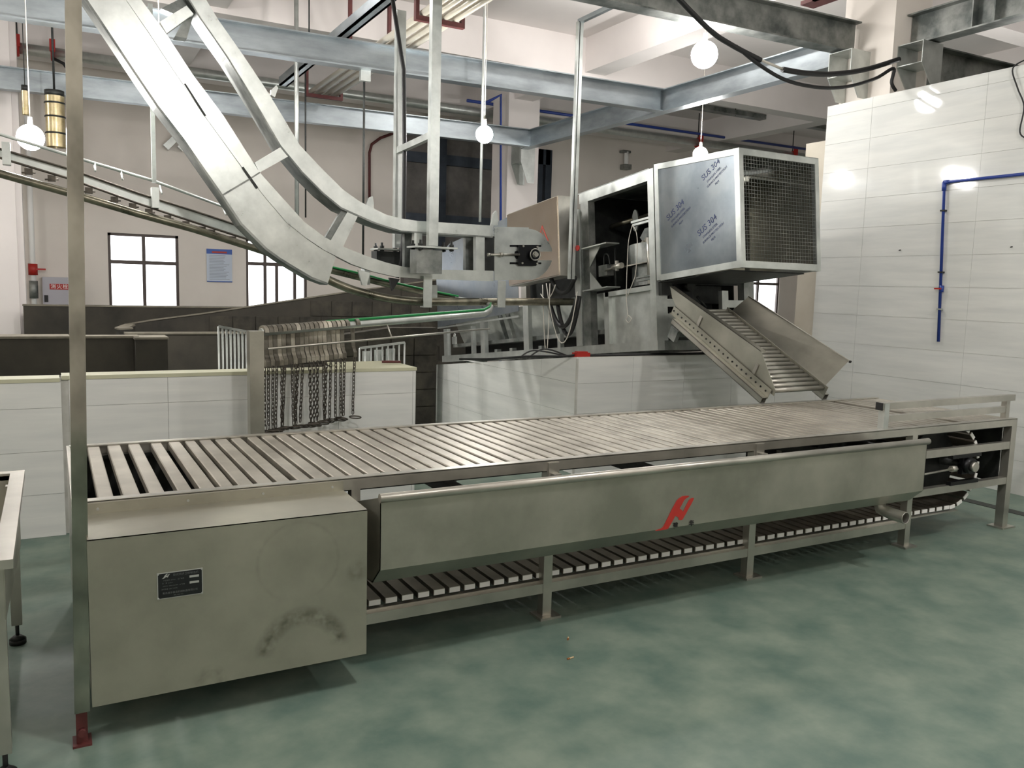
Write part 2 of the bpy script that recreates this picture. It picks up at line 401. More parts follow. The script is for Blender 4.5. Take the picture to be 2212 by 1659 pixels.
# ramp wall with rising, curved end, laid in blocks
rw = MB(); pathx = [(0.83, 7.55, 1.00), (0.80, 7.75, 1.0), (0.93, 8.0, 1.03), (1.25, 8.15, 1.08), (1.9, 8.2, 1.17), (2.8, 8.2, 1.32), (3.9, 8.2, 1.50), (5.2, 8.2, 1.70)]
A = [(x, y, 0) for x, y, z in pathx]; B = [(x, y, z) for x, y, z in pathx]
rw.strip(A, B, (0.14, 0.12, 0))
rwo = rw.build('wall_ramp', M_pen, kind='structure', local=True)
for r in range(7):
    for c in range(11):
        x0 = 1.95 + c * 0.3 + (0.15 if r % 2 else 0); z0 = 0.05 + r * 0.22
        if z0 + 0.2 < 1.0 + (x0 - 0.9) * 0.155:
            MB().box(x0 + 0.006, x0 + 0.294, 8.192 - random.uniform(0, 0.006), 8.21, z0 + 0.005, z0 + 0.213).build('block', M_penblock, rwo, local=True)
MB().strip([(x - 0.01, y - 0.01, z) for x, y, z in pathx], [(x - 0.01, y - 0.01, z + 0.02) for x, y, z in pathx], (0.17, 0.15, 0)).build('coping', M_pencap, rwo, local=True)
w6 = MB(); w6.prism([(2.9, 5.5, 0), (4.05, 5.5, 0), (4.05, 5.5, 1.14), (3.5, 5.5, 1.14), (2.9, 5.5, 1.06)], (0, 0.18, 0))
w6o = w6.build('wall_pen_6', M_penblock, kind='structure', local=True)
for r in range(5):
    for c in range(4):
        x0 = 2.92 + c * 0.28 + (0.0 if r % 2 else 0.0)
        MB().box(x0 + 0.005, x0 + 0.272, 5.488 - random.uniform(0, 0.005), 5.505, 0.03 + r * 0.2, 0.22 + r * 0.2).build('block', M_penblock, w6o, local=True)

# columns
MB().box(7.30, 7.86, 2.87, 3.15, 0, 3.25).build('column_beige', M_beige, kind='structure', local=True)
MB().box(7.435, 7.98, 2.262, 2.865, 0, ZC).build('column_right', M_wall, kind='structure', local=True)
MB().box(7.88, 8.56, 11.0, 11.65, 0, ZC).build('column_far', M_ceil, kind='structure', local=True)
MB().box(-1.6, -0.27, 10.5, 11.0, 0, ZC).box(-0.27, -0.19, 10.6, 11.0, 0, ZC).build('column_left', M_ceil, kind='structure', local=True)
# dark lift recess on the back wall
d0 = at(872, 290, 'Y', 13.9); d1 = at(1066, 480, 'Y', 13.9)
dr = MB().box(d0.x, d1.x, 13.80, 13.99, 0, 5.05).build('door_1', M_concrete, kind='structure', local=True)
x = at(952, 300, 'Y', 13.75).x; MB().box(x - 0.12, x + 0.12, 13.68, 13.8, 0, 5.0).build('steel_post', M_navy, dr, local=True)
for z in (4.25, 2.95): MB().box(d0.x, d1.x, 13.72, 13.8, z, z + 0.22).build('steel_crossbar', M_navy, dr, local=True)
q0 = at(1164, 322, 'Y', 13.9); q1 = at(1187, 330, 'Y', 13.9)
d2 = MB().box(q0.x, q0.x + 0.1, 13.85, 13.99, 0, q0.z).box(q1.x - 0.12, q1.x + 0.05, 13.85, 13.99, 0, q0.z).box(q0.x, q1.x, 13.85, 13.99, q0.z - 0.35, q0.z).build('door_2', M_navy, kind='structure', local=True)
# thin dark strip laid on the floor
g0 = at(2100, 1078, 'Z', 0); g1 = at(2212, 1110, 'Z', 0)
MB().box(6.60, 6.71, -4.0, 0.75, 0.0005, 0.004).build('floor_strip', mat('dark_strip', srgb(58, 62, 58), rough=0.8), kind='structure', local=True)

# ------------------------------------------------------------------ steel frame under the ceiling
def ibeam(a, b, h, w, label, m=M_galvbeam, stiff=(), name='steel_beam', group='galvanised beams of the overhead steel frame'):
    a = Vector(a); b = Vector(b); t = thing(name, (a + b) / 2, label, 'beam')
    L = (b - a); d = L.normalized()
    MB().bar(a + Vector((0, 0, h / 2)), b + Vector((0, 0, h / 2)), 0.012, h - 0.016).build('web', m, t)
    MB().bar(a + Vector((0, 0, 0.007)), b + Vector((0, 0, 0.007)), w, 0.014).build('flange', m, t)
    MB().bar(a + Vector((0, 0, h - 0.007)), b + Vector((0, 0, h - 0.007)), w, 0.014).build('flange', m, t)
    r = d.cross(Vector((0, 0, 1)))
    for s in stiff:
        p = a + L * s
        MB().bar(p + Vector((0, 0, h / 2)) - r * w * 0.48, p + Vector((0, 0, h / 2)) + r * w * 0.48, 0.012, h - 0.03).build('stiffener', m, t)
    return t
ZB = 4.10
ibeam((-4.0, 6.62, ZB), (7.60, 6.07, ZB), 0.30, 0.16, 'middle grey steel beam crossing the picture behind the hoist hanger posts')
ibeam((-4.0, 10.35, ZB), (7.60, 9.75, ZB), 0.30, 0.16, 'farthest grey steel beam, behind the bulb above the hoist')
ibeam((7.68, 10.0, ZB), (7.68, 2.9, ZB), 0.30, 0.16, 'grey steel beam running from the far beam to the white column', stiff=(0.03, 0.545))
ibeam((0.2, 3.05, ZB), (7.42, 2.72, ZB), 0.30, 0.17, 'heavy dark grey beam end meeting the white column, with black cables in front', m=M_galvdark, stiff=(0.55,))
ibeam((7.68, 2.25, ZB), (7.60, -3.0, ZB), 0.30, 0.17, 'weathered grey beam above the right tiled wall', m=M_galvdark, stiff=(0.13, 0.17, 0.33))
ibeam((7.99, 2.45, ZB - 0.25), (12.5, 2.35, ZB - 0.25), 0.38, 0.2, 'dark beam seen over the top of the right tiled wall', m=M_galvdark)
# cold-formed rail and pipe bundle above the middle beam
t = thing('strut_channel', (3.2, 7, 4.45), 'galvanised channel running lengthwise above the middle beam beside the pipes', 'channel')
MB().box(3.12, 3.15, 2.6, 9.2, 4.44, 4.56).box(3.12, 3.24, 2.6, 9.2, 4.44, 4.455).box(3.21, 3.24, 2.6, 9.2, 4.44, 4.56).build('channel_profile', M_galvbeam, t)
MB().cyl((3.18, 3.2, 4.56), (3.18, 3.2, ZC), 0.01, 6).cyl((3.18, 7.8, 4.56), (3.18, 7.8, ZC), 0.01, 6).build('threaded_rod', M_dark, t)
for k, (y, lab) in enumerate(((9.48, 'far end'), (7.4, 'middle'), (5.15, 'near end'))):
    x0, x1 = 3.58, 4.15
    t = thing('pipe_bracket', (3.87, y, 4.45), 'dark red U-shaped pipe hanger at the %s of the ceiling pipes' % lab, 'bracket', 'dark red hangers under the ceiling pipes')
    MB().box(x0, x1, y - 0.03, y + 0.03, 4.40, 4.45).build('crossbar', M_redbrown, t)
    for xa in (x0, x1 - 0.04): MB().box(xa, xa + 0.04, y - 0.03, y + 0.03, 4.45, ZC).build('upright', M_redbrown, t)
for k, x in enumerate((3.68, 3.80, 3.93, 4.05)):
    MB().cyl((x, 2.6, 4.49), (x, 9.75, 4.49), 0.038, 12).build('ceiling_pipe', M_creampipe, label=['leftmost', 'second from left', 'third from left', 'rightmost'][k] + ' cream pipe lying in the dark red hangers', cat='pipe', group='cream pipes in the dark red hangers')
# fire main along the back
def pipe_run(name, p, r, m, label, cat='pipe', n=14): return MB().tube(p, r, n).build(name, m, label=label, cat=cat)
pipe_run('fire_main', [(-1.5, 12.0, 5.08), (7.3, 12.0, 5.08), (16.9, 12.0, 5.10)], 0.085, M_galv, 'thick galvanised fire main running behind the beams across the hall')
pipe_run('blue_water_pipe', [(7.4, 11.85, 5.24), (16.9, 11.85, 5.26)], 0.03, M_blue, 'thin blue pipe on top of the galvanised fire main')
for u, v in ((38, 110), (113, 106), (1508, 300), (1712, 330)):
    p = at(u, v, 'Y', 12.0); x = p.x
    t = thing('pipe_clamp', (x, 12, 5.08), {38: 'red clamp on the fire main, leftmost of the two by the left column', 113: 'red clamp on the fire main with a black hose, next to the stainless post', 1508: 'red valve clamp on the fire main above the mesh guard box', 1712: 'red clamp at the right end of the fire main'}[u], 'clamp')
    MB().ring((x, 12, 5.08), (1, 0, 0), 0.1, 0.03, 16, 6).build('clamp_ring', M_red, t)
    MB().box(x - 0.04, x + 0.04, 11.86, 11.93, 5.08, 5.26).build('clamp_bolt', M_red, t)
    if u == 113: MB().tube([(x, 11.9, 4.98), (x + 0.15, 11.9, 4.92), (x + 0.28, 11.9, 4.72)], 0.025, 8).build('hose', M_black, t)
    MB().cyl((x, 12, 5.16), (x, 12, ZC), 0.012, 6).build('hanger_rod', M_dark, t)
a = at(1600, 246, 'Y', 10.6)
t = thing('cable_tray', (12.5, 10.6, a.z), 'greenish galvanised cable tray hung on thin rods right of the long grey beam', 'tray')
MB().box(8.6, 17.0, 10.55, 10.56, a.z - 0.04, a.z + 0.06).box(8.6, 17.0, 10.56, 10.75, a.z - 0.04, a.z - 0.03).build('tray_profile', M_galvdark, t)
for u in (1592, 1735, 1750):
    x = at(u, 250, 'Y', 10.6).x; MB().cyl((x, 10.65, a.z - 0.05), (x, 10.65, ZC), 0.012, 6).build('tray_rod', M_dark, t)
p = at(1775, 4, 'Y', 3.2)
t = thing('pipe_bracket', p, 'dark red hanger corner at the top edge of the picture above the heavy beam end', 'bracket')
MB().box(p.x - 0.10, p.x + 0.10, 3.0, 3.4, p.z, p.z + 0.04).build('crossbar', M_redbrown, t)
MB().box(p.x - 0.10, p.x - 0.06, 3.16, 3.24, p.z, ZC).build('upright', M_redbrown, t)
# thin hanging conduits
def rod(u, v0, v1, Y, r, m, label, name='conduit', cat='conduit'):
    a = at(u, v0, 'Y', Y); b = at(u, v1, 'Y', Y); a.x = b.x = (a.x + b.x) / 2; a.z = ZC
    return MB().cyl(b, a, r, 8).build(name, m, label=label, cat=cat)
p = at(775, 560, 'Y', 6.5)
t = thing('drop_conduit', (p.x, 6.34, p.z), 'thin grey conduit dropping from a small white box on the middle beam', 'conduit')
MB().cyl((p.x, 6.34, p.z), (p.x, 6.34, 4.4), 0.014, 8).build('conduit', M_dark, t)
MB().box(p.x - 0.06, p.x + 0.06, 6.28, 6.34, 3.98, 4.14).build('junction_box', M_galv, t)
rod(641, 205, 490, 8.0, 0.03, M_galv, 'slim galvanised hanger rod left of the thin grey conduit')
rod(660, 180, 470, 9.0, 0.012, M_dark, 'very thin dark rod beside the slim galvanised hanger')
rod(1042, 0, 480, 5.9, 0.018, M_galv, 'tall grey conduit passing behind the bulb above the hoist')
pa = [at(u, v, 'Y', 13.9) for u, v in ((798, 480), (798, 330), (803, 312), (822, 298), (860, 284))]
MB().tube(pa, 0.03, 8).build('wall_conduit', M_redbrown, label='brown conduit bending along the back wall', cat='conduit')
pa = [at(u, v, 'Y', 10.9) for u, v in ((1081, 800), (1082, 205), (1050, 222))]
MB().tube(pa, 0.03, 8).build('blue_drop_pipe', M_blue, label='thin blue pipe running down the left face of the far column', cat='pipe')

# black cables and brackets at the column
def curve(pts, n=6):
    P = [Vector(p) for p in pts]; out = []
    for i in range(len(P) - 1):
        p0 = P[max(i - 1, 0)]; p1 = P[i]; p2 = P[i + 1]; p3 = P[min(i + 2, len(P) - 1)]
        for k in range(n):
            t = k / n
            out.append(0.5 * ((2 * p1) + (p2 - p0) * t + (2 * p0 - 5 * p1 + 4 * p2 - p3) * t * t + (3 * p1 - p0 - 3 * p2 + p3) * t ** 3))
    out.append(P[-1]); return out
YC = 2.15
MB().tube(curve([at(u, v, 'Y', YC) for u, v in ((1440, -30), (1530, 62), (1580, 97), (1643, 130))]), 0.022, 10).build('black_cable', M_black, label='thick black cable end hanging in front of the heavy beam', cat='cable')
MB().tube(curve([at(u, v, 'Y', YC) for u, v in ((1690, 150), (1740, 158), (1800, 160), (1870, 150), (1942, 128))]), 0.024, 10).build('black_cable', M_black, label='upper of two black cables reaching the bracket above the tiled wall', cat='cable')
MB().tube(curve([at(u, v, 'Y', YC) for u, v in ((1590, 100), (1640, 140), (1700, 174), (1770, 189), (1830, 187), (1890, 170), (1930, 148), (1926, 178), (1935, 196))]), 0.016, 10).build('black_cable', M_black, label='lower, longer black cable sagging below the other one', cat='cable')
MB().tube([at(1640, 128, 'Y', YC), at(1692, 150, 'Y', YC)], 0.012, 8).build('bare_wire', M_cable, label='stripped pale wire between the two black cable ends', cat='wire')
MB().tube(curve([at(u, v, 'X', 7.24) for u, v in ((2225, 125), (2188, 147), (2198, 190), (2212, 230), (2203, 285), (2220, 300))]), 0.006, 6).build('thin_wire', M_black, label='thin black wire curling down the right edge of the tiled wall', cat='wire')
def bracket(x0, x1, y0, y1, z0, z1, label, m=M_galv):
    t = thing('column_bracket', ((x0 + x1) / 2, (y0 + y1) / 2, z0), label, 'bracket'); T = 0.008; zm = z0 + (z1 - z0) * 0.47; zl = z0
    for ya in (y0, y1 - T): MB().box(x0, x1, ya, ya + T, zm, z1).build('side_plate', m, t)
    for za in (z1 - T, zm): MB().box(x0, x1, y0 + T, y1 - T, za, za + T).build('cross_plate', m, t)
    for ya in (y0, y1 - T): MB().prism([(x0, ya, zm), (x1, ya, zm), (x1, ya, zl), (x0 + (x1 - x0) * 0.5, ya, zl)], (0, T, 0)).build('gusset', m, t)
    return t
bracket(7.16, 7.434, 2.52, 2.80, 3.62, 4.08, 'galvanised bracket on the left face of the white column, standing on the tiled wall top')
bracket(7.5, 7.80, 1.98, 2.26, 3.70, 4.09, 'galvanised bracket on the front face of the column under the weathered beam')
bk = bracket(7.95, 8.25, 10.6, 10.98, 3.6, 4.4, 'small galvanised bracket on the far column')

# tall channel pole in front of the cabinet
pt = at(1240, 45, 'Y', 3.55); pb = at(1240, 603, 'Y', 3.55)
t = thing('channel_pole', (4.62, 3.55, pb.z), 'tall thin galvanised channel pole hanging from the heavy beam beside the cabinet', 'pole')
MB().box(4.585, 4.60, 3.53, 3.57, pb.z, pt.z).box(4.605, 4.645, 3.53, 3.535, pb.z, pt.z).box(4.605, 4.61, 3.53, 3.57, pb.z, pt.z).build('channel', M_galv, t)
MB().box(4.60, 4.64, 2.95, 3.57, pt.z - 0.01, pt.z + 0.03).build('arm', M_galvbeam, t)
MB().cyl((4.64, 3.50, 2.03), (4.655, 3.50, 2.03), 0.028, 12).build('red_knob', M_red, t)

# ------------------------------------------------------------------ bulbs
def bulb_mat(E):
    n = 'bulb_glass_%d' % E
    return bpy.data.materials.get(n) or mat(n, (1, 1, 1, 1), emis=((1.0, 0.975, 0.945, 1), E))
def sphere_mesh(r, m, seg=20, rings=12):
    me = bpy.data.meshes.new('bulb_glass'); bm = bmesh.new(); bmesh.ops.create_uvsphere(bm, u_segments=seg, v_segments=rings, radius=r)
    for f in bm.faces: f.smooth = True
    bm.to_mesh(me); bm.free(); me.materials.append(m); return me
def bulb(pos, r, label, top=None, E=BULB_E):
    p = Vector(pos); t = thing('hanging_bulb', p, label, 'lamp', 'bare bulbs hanging on cords')
    o = bpy.data.objects.new('bulb_glass', sphere_mesh(r, bulb_mat(E))); COL.objects.link(o); o.parent = t
    MB().cyl(p + Vector((0, 0, r * 0.9)), p + Vector((0, 0, r + 0.07)), 0.022, 10).build('socket', M_white, t)
    MB().cyl(p + Vector((0, 0, r + 0.07)), (p.x, p.y, top or ZC), 0.005, 6).build('cord', M_cable, t)
for pos, r, E_, lab in BULBS: bulb(pos, r, lab, ZB if abs(pos[1] - 2.9) < 0.1 else None, E_)
for pos, lab in OFFB: bulb(pos, 0.042 if pos[1] < -5 else (0.10 if pos[1] == -1.9 else 0.085), lab)

# ------------------------------------------------------------------ slat conveyor
CX = thing('slat_conveyor', (3.1, 0.6, 0.0), 'long stainless slat conveyor table standing across the green floor', 'conveyor')
X0, X1 = 0.185, 6.16; WY = 1.19
MB().box(X0, X1, 0, 0.03, 0.75, 0.80).box(X0, X1, 0, 0.045, 0.797, 0.803).build('top_rail', M_steel, CX)
MB().box(X0, X1, WY - 0.03, WY, 0.75, 0.80).box(X0, X1, WY - 0.045, WY, 0.797, 0.803).build('top_rail', M_steel, CX)
MB().box(1.20, 5.01, 0.003, 0.04, 0.127, 0.176).box(1.20, 5.6, 0.03, 0.06, 0.176, 0.185).build('lower_rail', M_steel, CX)
MB().box(0.2, 5.6, WY - 0.05, WY - 0.01, 0.127, 0.176).build('lower_rail', M_steel, CX)
MB().box(4.65, X1 - 0.05, 0.003, 0.04, 0.584, 0.637).build('side_rail', M_steel, CX)
MB().box(4.65, X1 - 0.05, 0.003, 0.05, 0.328, 0.376).build('side_rail', M_steel, CX)
MB().box(X0, X1, 0.04, 0.08, 0.735, 0.755).build('slat_guide', M_dark, CX)
MB().box(X0, X1, WY - 0.08, WY - 0.04, 0.735, 0.755).build('slat_guide', M_dark, CX)
MB().box(4.7, X1 - 0.06, WY - 0.04, WY - 0.03, 0.30, 0.75).build('inner_guard', M_dark, CX)
MB().box(6.085, 6.095, 0.06, WY - 0.06, 0.33, 0.76).build('inner_guard', M_dark, CX)
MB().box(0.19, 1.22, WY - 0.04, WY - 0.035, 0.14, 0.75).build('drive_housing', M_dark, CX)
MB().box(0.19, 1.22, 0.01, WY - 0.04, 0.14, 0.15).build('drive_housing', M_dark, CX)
for k, x in enumerate((1.24, 2.227, 3.603, 5.005)):
    for y in (0.0, WY - 0.05):
        if x == 1.24 and y == 0.0:
            MB().box(x, x + 0.04, y, y + 0.05, 0.18, 0.75).build('short_post', M_steel, CX); continue
        MB().box(x, x + 0.05, y, y + 0.05, 0.012, 0.75).build('leg', M_steel, CX)
        l = [o for o in COL.objects if o.name.startswith('leg')][-1]
        MB().box(x - 0.03, x + 0.09, y - 0.035, y + 0.075, 0.0, 0.012).build('foot_plate', M_steel, l)
for y in (0.0, WY - 0.06):
    MB().box(6.10, 6.16, y, y + 0.06, 0.012, 0.75).build('end_leg', M_steel, CX)
    MB().box(6.06, 6.21, y - 0.03, y + 0.09, 0.0, 0.012).build('end_foot_plate', M_steel, CX)
MB().box(6.10, 6.15, 0.06, WY - 0.06, 0.33, 0.38).box(6.10, 6.15, 0.06, WY - 0.06, 0.60, 0.65).build('end_crossbar', M_steel, CX)
MB().box(0.172, 0.188, 0.0, WY, 0.15, 0.80).build('end_panel', M_steel, CX)
MB().box(0.176, 0.20, WY - 0.05, WY, 0.0, 0.16).build('end_panel_leg', M_steel, CX)
for x in (1.75, 2.9, 4.2):
    MB().box(x, x + 0.06, 0.04, WY - 0.04, 0.64, 0.70).build('crossmember', M_dark, CX)
# slats, top run
gaps = [0.245, 0.334, 0.428, 0.525, 0.618, 0.703] + [0.775 + 0.0795 * k for k in range(68)]
gw = [0.034, 0.034, 0.034, 0.05, 0.032] + [0.022] * 2 + [0.02] * 2 + [0.03] + [0.019] * 80
base_slat = None
def slat_at(a, b, z=0.796, ztilt=0.0):
    w = b - a; m = MB(); y0, y1 = 0.032, WY - 0.032; c = 0.004
    sec = [(a, z - 0.036), (b, z - 0.036), (b, z - c), (b - c, z), (a + c, z), (a, z - c)]
    m.prism([(x, y0, zz) for x, zz in sec], (0, y1 - y0, 0)); return m
prev = 0.192
for i, g in enumerate(gaps):
    a, b = prev, g - gw[i] / 2; prev = g + gw[i] / 2
    if b - a < 0.01 or 5.56 < (a + b) / 2 < 5.66: continue
    slat_at(a, b, 0.796 + random.uniform(-0.001, 0.0005)).build('slat', M_slat, CX)
slat_at(prev, 6.155).build('slat', M_slat, CX)
# return run and the turn round the tail shaft
sm = MB(); sm.box(-0.029, 0.029, 0.05, WY - 0.05, -0.014, 0.014); sm.shift((0, 0, 0))
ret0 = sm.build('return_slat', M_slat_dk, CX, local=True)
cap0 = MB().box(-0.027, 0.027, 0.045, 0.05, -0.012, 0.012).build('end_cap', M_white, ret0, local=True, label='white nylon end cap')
place = []
x = 5.50
while x > 0.35: place.append((x, 0.206, 0)); x -= 0.0795
cx, cz, R = 5.53, 0.486, 0.282
for k in range(10):
    th = -PI / 2 + (k + 0.4) * 0.285
    if th < PI / 2 - 0.1: place.append((cx + R * math.cos(th), cz + R * math.sin(th), th + PI / 2))
base = Vector(CX.location)
for i, (x, z, r) in enumerate(place):
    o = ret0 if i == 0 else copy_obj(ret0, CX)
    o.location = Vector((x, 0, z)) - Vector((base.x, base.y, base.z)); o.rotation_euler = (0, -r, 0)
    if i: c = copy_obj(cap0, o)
# tail shaft bearing
bb = Vector((5.63, 0.02, 0.50))
MB().prism([(bb.x + 0.075 * math.cos(t), 0.01, bb.z + 0.085 * math.sin(t)) for t in [PI / 4 + k * PI / 2 for k in range(4)]], (0, 0.03, 0)).cyl(bb + Vector((0, -0.05, 0)), bb + Vector((0, 0.02, 0)), 0.055, 18).box(5.44, 5.75, -0.005, 0.03, 0.375, 0.40).box(5.44, 5.76, -0.005, 0.03, 0.56, 0.584).build('bearing_block', M_bearing, CX)
bo = COL.objects[-1]
MB().cyl(bb + Vector((0, -0.075, 0)), bb + Vector((0, -0.05, 0)), 0.034, 16).build('shaft_end', M_steel, bo)
MB().cyl((4.75, -0.01, 0.47), (5.45, -0.01, 0.495), 0.008, 8).cyl((5.42, -0.01, 0.495), (5.47, -0.01, 0.495), 0.022, 6).build('tension_rod', M_steel, CX)
MB().cyl((5.63, 0.03, 0.5), (5.63, WY, 0.5), 0.03, 12).build('tail_shaft', M_dark, CX)
for y in (0.2, WY - 0.2): MB().cyl((5.53, y, 0.486), (5.53, y + 0.02, 0.486), 0.24, 24).build('sprocket', M_dark, CX)
# handrail at the right end
MB().box(4.745, 4.79, 0.03, 0.075, 0.80, 0.965).build('handrail_post', M_galv, CX)
MB().box(6.08, 6.12, 0.04, 0.08, 0.80, 0.94).build('handrail_post', M_steel, CX)
MB().box(4.73, 6.17, 0.035, 0.08, 0.925, 0.968).build('handrail', M_steel, CX)
MB().box(4.80, 6.115, 0.043, 0.077, 0.842, 0.884).build('handrail', M_steel, CX)
MB().box(4.722, 4.731, 0.033, 0.082, 0.922, 0.970).build('rail_end_cap', M_black, CX)
# drip trough with rolled edge
tr = MB(); sec = [(-0.302, 0.785), (-0.302, 0.482), (-0.215, 0.402), (-0.05, 0.385), (-0.012, 0.45), (-0.012, 0.70)]
inn = [(y + 0.004 if i < 3 else y - 0.002, z + (0.004 if 1 <= i <= 3 else 0)) for i, (y, z) in enumerate(sec)]
xa, xb = 1.262, 4.712
tr.strip([(xa, y, z) for y, z in sec], [(xa, y, z) for y, z in inn], (xb - xa, 0, 0))
tr.prism([(xb - 0.003, y, z) for y, z in sec], (0.003, 0, 0)); tr.prism([(xa, y, z) for y, z in sec], (0.003, 0, 0))
trough = tr.build('drip_trough', M_steel2, CX)
MB().tube([(xa - 0.005, -0.306, 0.783), (xb + 0.003, -0.306, 0.786)], 0.019, 14).build('rolled_edge', M_steel, trough)
MB().tube([(4.50, -0.16, 0.41), (4.50, -0.18, 0.36), (4.515, -0.24, 0.345), (4.52, -0.335, 0.342)], 0.036, 16, cap=False).tube([(4.50, -0.16, 0.41), (4.50, -0.18, 0.36), (4.515, -0.24, 0.345), (4.52, -0.335, 0.342)], 0.031, 16, cap=False).ring((4.52, -0.335, 0.342), (0, 1, 0), 0.034, 0.003, 20, 6).build('drain_pipe', M_steel, trough)
for x in (2.24, 3.62): MB().box(x, x + 0.04, -0.05, 0.0, 0.68, 0.74).box(x - 0.01, x + 0.05, -0.012, 0.0, 0.70, 0.79).build('trough_bracket', M_steel, trough)
# red logo and the two characters on the trough
def lg(u, v):  # crop pixels of the logo
    return at(1400 + u / 15.083, 1050 + v / 15.083, 'Y', -0.3045)
outl = [(235, 1462), (300, 1425), (420, 1390), (500, 1320), (560, 1200), (640, 1050), (720, 880), (800, 720), (870, 590), (940, 470), (1010, 400), (1120, 335), (1220, 315), (1340, 318), (1330, 345), (1240, 400), (1170, 470), (1110, 590), (1030, 735), (1080, 765), (1120, 800), (1135, 850), (1180, 760), (1260, 600), (1330, 470), (1380, 415), (1440, 385), (1498, 388), (1470, 470), (1390, 620), (1320, 740), (1240, 890), (1170, 1010), (1120, 1095), (1060, 1110), (1000, 1100), (995, 1030), (910, 975), (880, 985), (820, 1100), (740, 1240), (680, 1350), (640, 1400), (540, 1420), (430, 1440)]
MB().prism([lg(*p) for p in outl], (0, 0.0015, 0)).build('red_logo', M_redlogo, trough)
for ch, (u, v) in (('建', (897, 1295)), ('华', (1415, 1222))):
    p = lg(u, v) - base
    mw = Matrix.Translation(p) @ Matrix.Rotation(PI / 2, 4, 'X')
    text_obj(ch, 0.032, M_blk, trough, 'lettering', mw, bold=True)
# drive cover with nameplate
bx0, bx1, by, bz0, bz1 = 0.2105, 1.2024, -0.316, 0.147, 0.746
dc = MB().box(bx0, bx1, by, by + 0.004, bz0, bz1).box(bx0, bx0 + 0.004, by + 0.004, 0.0, bz0, bz1 - 0.01).box(bx1 - 0.004, bx1, by + 0.004, 0.0, bz0, bz1 - 0.01)
dc.hexa([(bx0, by, bz1 - 0.004), (bx1, by, bz1 - 0.004), (bx1, -0.004, bz1 + 0.002), (bx0, -0.004, bz1 + 0.002), (bx0, by, bz1), (bx1, by, bz1), (bx1, -0.004, bz1 + 0.006), (bx0, -0.004, bz1 + 0.006)])
dc.box(bx0 - 0.02, bx1, -0.004, -0.0005, bz1, 0.792)
cover = dc.build('drive_cover', M_box, CX)
for x in (0.258, 0.576, 0.865, 1.154): MB().cyl((x, -0.008, 0.771), (x, -0.003, 0.771), 0.005, 8).build('screw', M_silver, cover)
nx0, nx1, nz0, nz1 = 0.427, 0.580, 0.501, 0.597
MB().box(nx0, nx1, by - 0.0025, by - 0.0005, nz0, nz1).build('nameplate', M_silver, cover)
MB().box(nx0 + 0.003, nx1 - 0.003, by - 0.0032, by - 0.002, nz0 + 0.003, nz1 - 0.003).build('nameplate_face', M_plate, cover)
def npp(u, v): return (nx0 + (u - 150) / 1630 * (nx1 - nx0), by - 0.0036, nz1 - (v - 480 + (u - 150) * 0.125) / 905 * (nz1 - nz0))
MB().prism([npp(*p) for p in ((310, 660), (380, 650), (470, 600 - 10), (520, 610), (600, 485), (560, 490), (500, 560), (480, 545), (530, 480), (480, 485), (420, 540), (370, 620))], (0, 0.0006, 0)).build('nameplate_logo', M_silver, cover)
MB().box(*(nx0 + k for k in (0.108, 0.140)), by - 0.0038, by - 0.003, nz1 - 0.030, nz1 - 0.022).box(*(nx0 + k for k in (0.108, 0.140)), by - 0.0038, by - 0.003, nz1 - 0.052, nz1 - 0.044).build('nameplate_field', M_silver, cover)
for (txt, sz, dx, dz, m) in (('卧式同步卫检输送机', 0.0095, 0.096, 0.012, M_grey), ('产品型号  JHWS-I    出厂编号', 0.0055, 0.055, 0.029, M_grey), ('功    率  2.2KW', 0.0055, 0.034, 0.039, M_grey), ('外形尺寸  6000×1200×800    出厂日期', 0.0045, 0.055, 0.050, M_grey), ('执行标准  GB/T 30958', 0.0055, 0.040, 0.061, M_grey), ('青岛建华食品机械制造有限公司', 0.0085, 0.076, 0.076, M_grey), ('地址  电话  0532', 0.0045, 0.070, 0.086, M_grey)):
    p = Vector((nx0 + dx, by - 0.0038, nz1 - dz)) - base
    text_obj(txt, sz, m, cover, 'nameplate_text', Matrix.Translation(p) @ Matrix.Rotation(PI / 2, 4, 'X'), ext=0.0002)
for x in (nx0 + 0.003, nx1 - 0.003):
    for z in (nz0 + 0.003, nz1 - 0.003): MB().cyl((x, by - 0.006, z), (x, by - 0.002, z), 0.0035, 8).build('rivet', M_silver, cover)

# foreground post
p0 = at(178, 1604, 'Y', -0.262); p1 = at(157.5, -20, 'Y', -0.262)
t = thing('square_post', (p0.x, -0.262, 0), 'tall polished square post standing in the left foreground before the conveyor', 'post')
d = (p1 - Vector((p0.x, -0.262, 0))) / (p1.z)
tp = Vector((p0.x, -0.262, 0)) + d * 3.2
w = 0.024
MB().hexa([(p0.x - w + d.x * .12, -0.262 - w, 0.12), (p0.x + w + d.x * .12, -0.262 - w, 0.12), (p0.x + w + d.x * .12, -0.262 + w, 0.12), (p0.x - w + d.x * .12, -0.262 + w, 0.12), (tp.x - w, tp.y - w, 3.2), (tp.x + w, tp.y - w, 3.2), (tp.x + w, tp.y + w, 3.2), (tp.x - w, tp.y + w, 3.2)]).build('tube', M_pole, t)
MB().box(p0.x - 0.018, p0.x + 0.018, -0.28, -0.244, 0.008, 0.125).cyl((p0.x, -0.30, 0.05), (p0.x, -0.28, 0.05), 0.014, 8).build('socket_foot', M_redbrown, t)
MB().box(p0.x - 0.03, p0.x + 0.03, -0.30, -0.22, 0, 0.008).build('base_plate', M_redbrown, t)

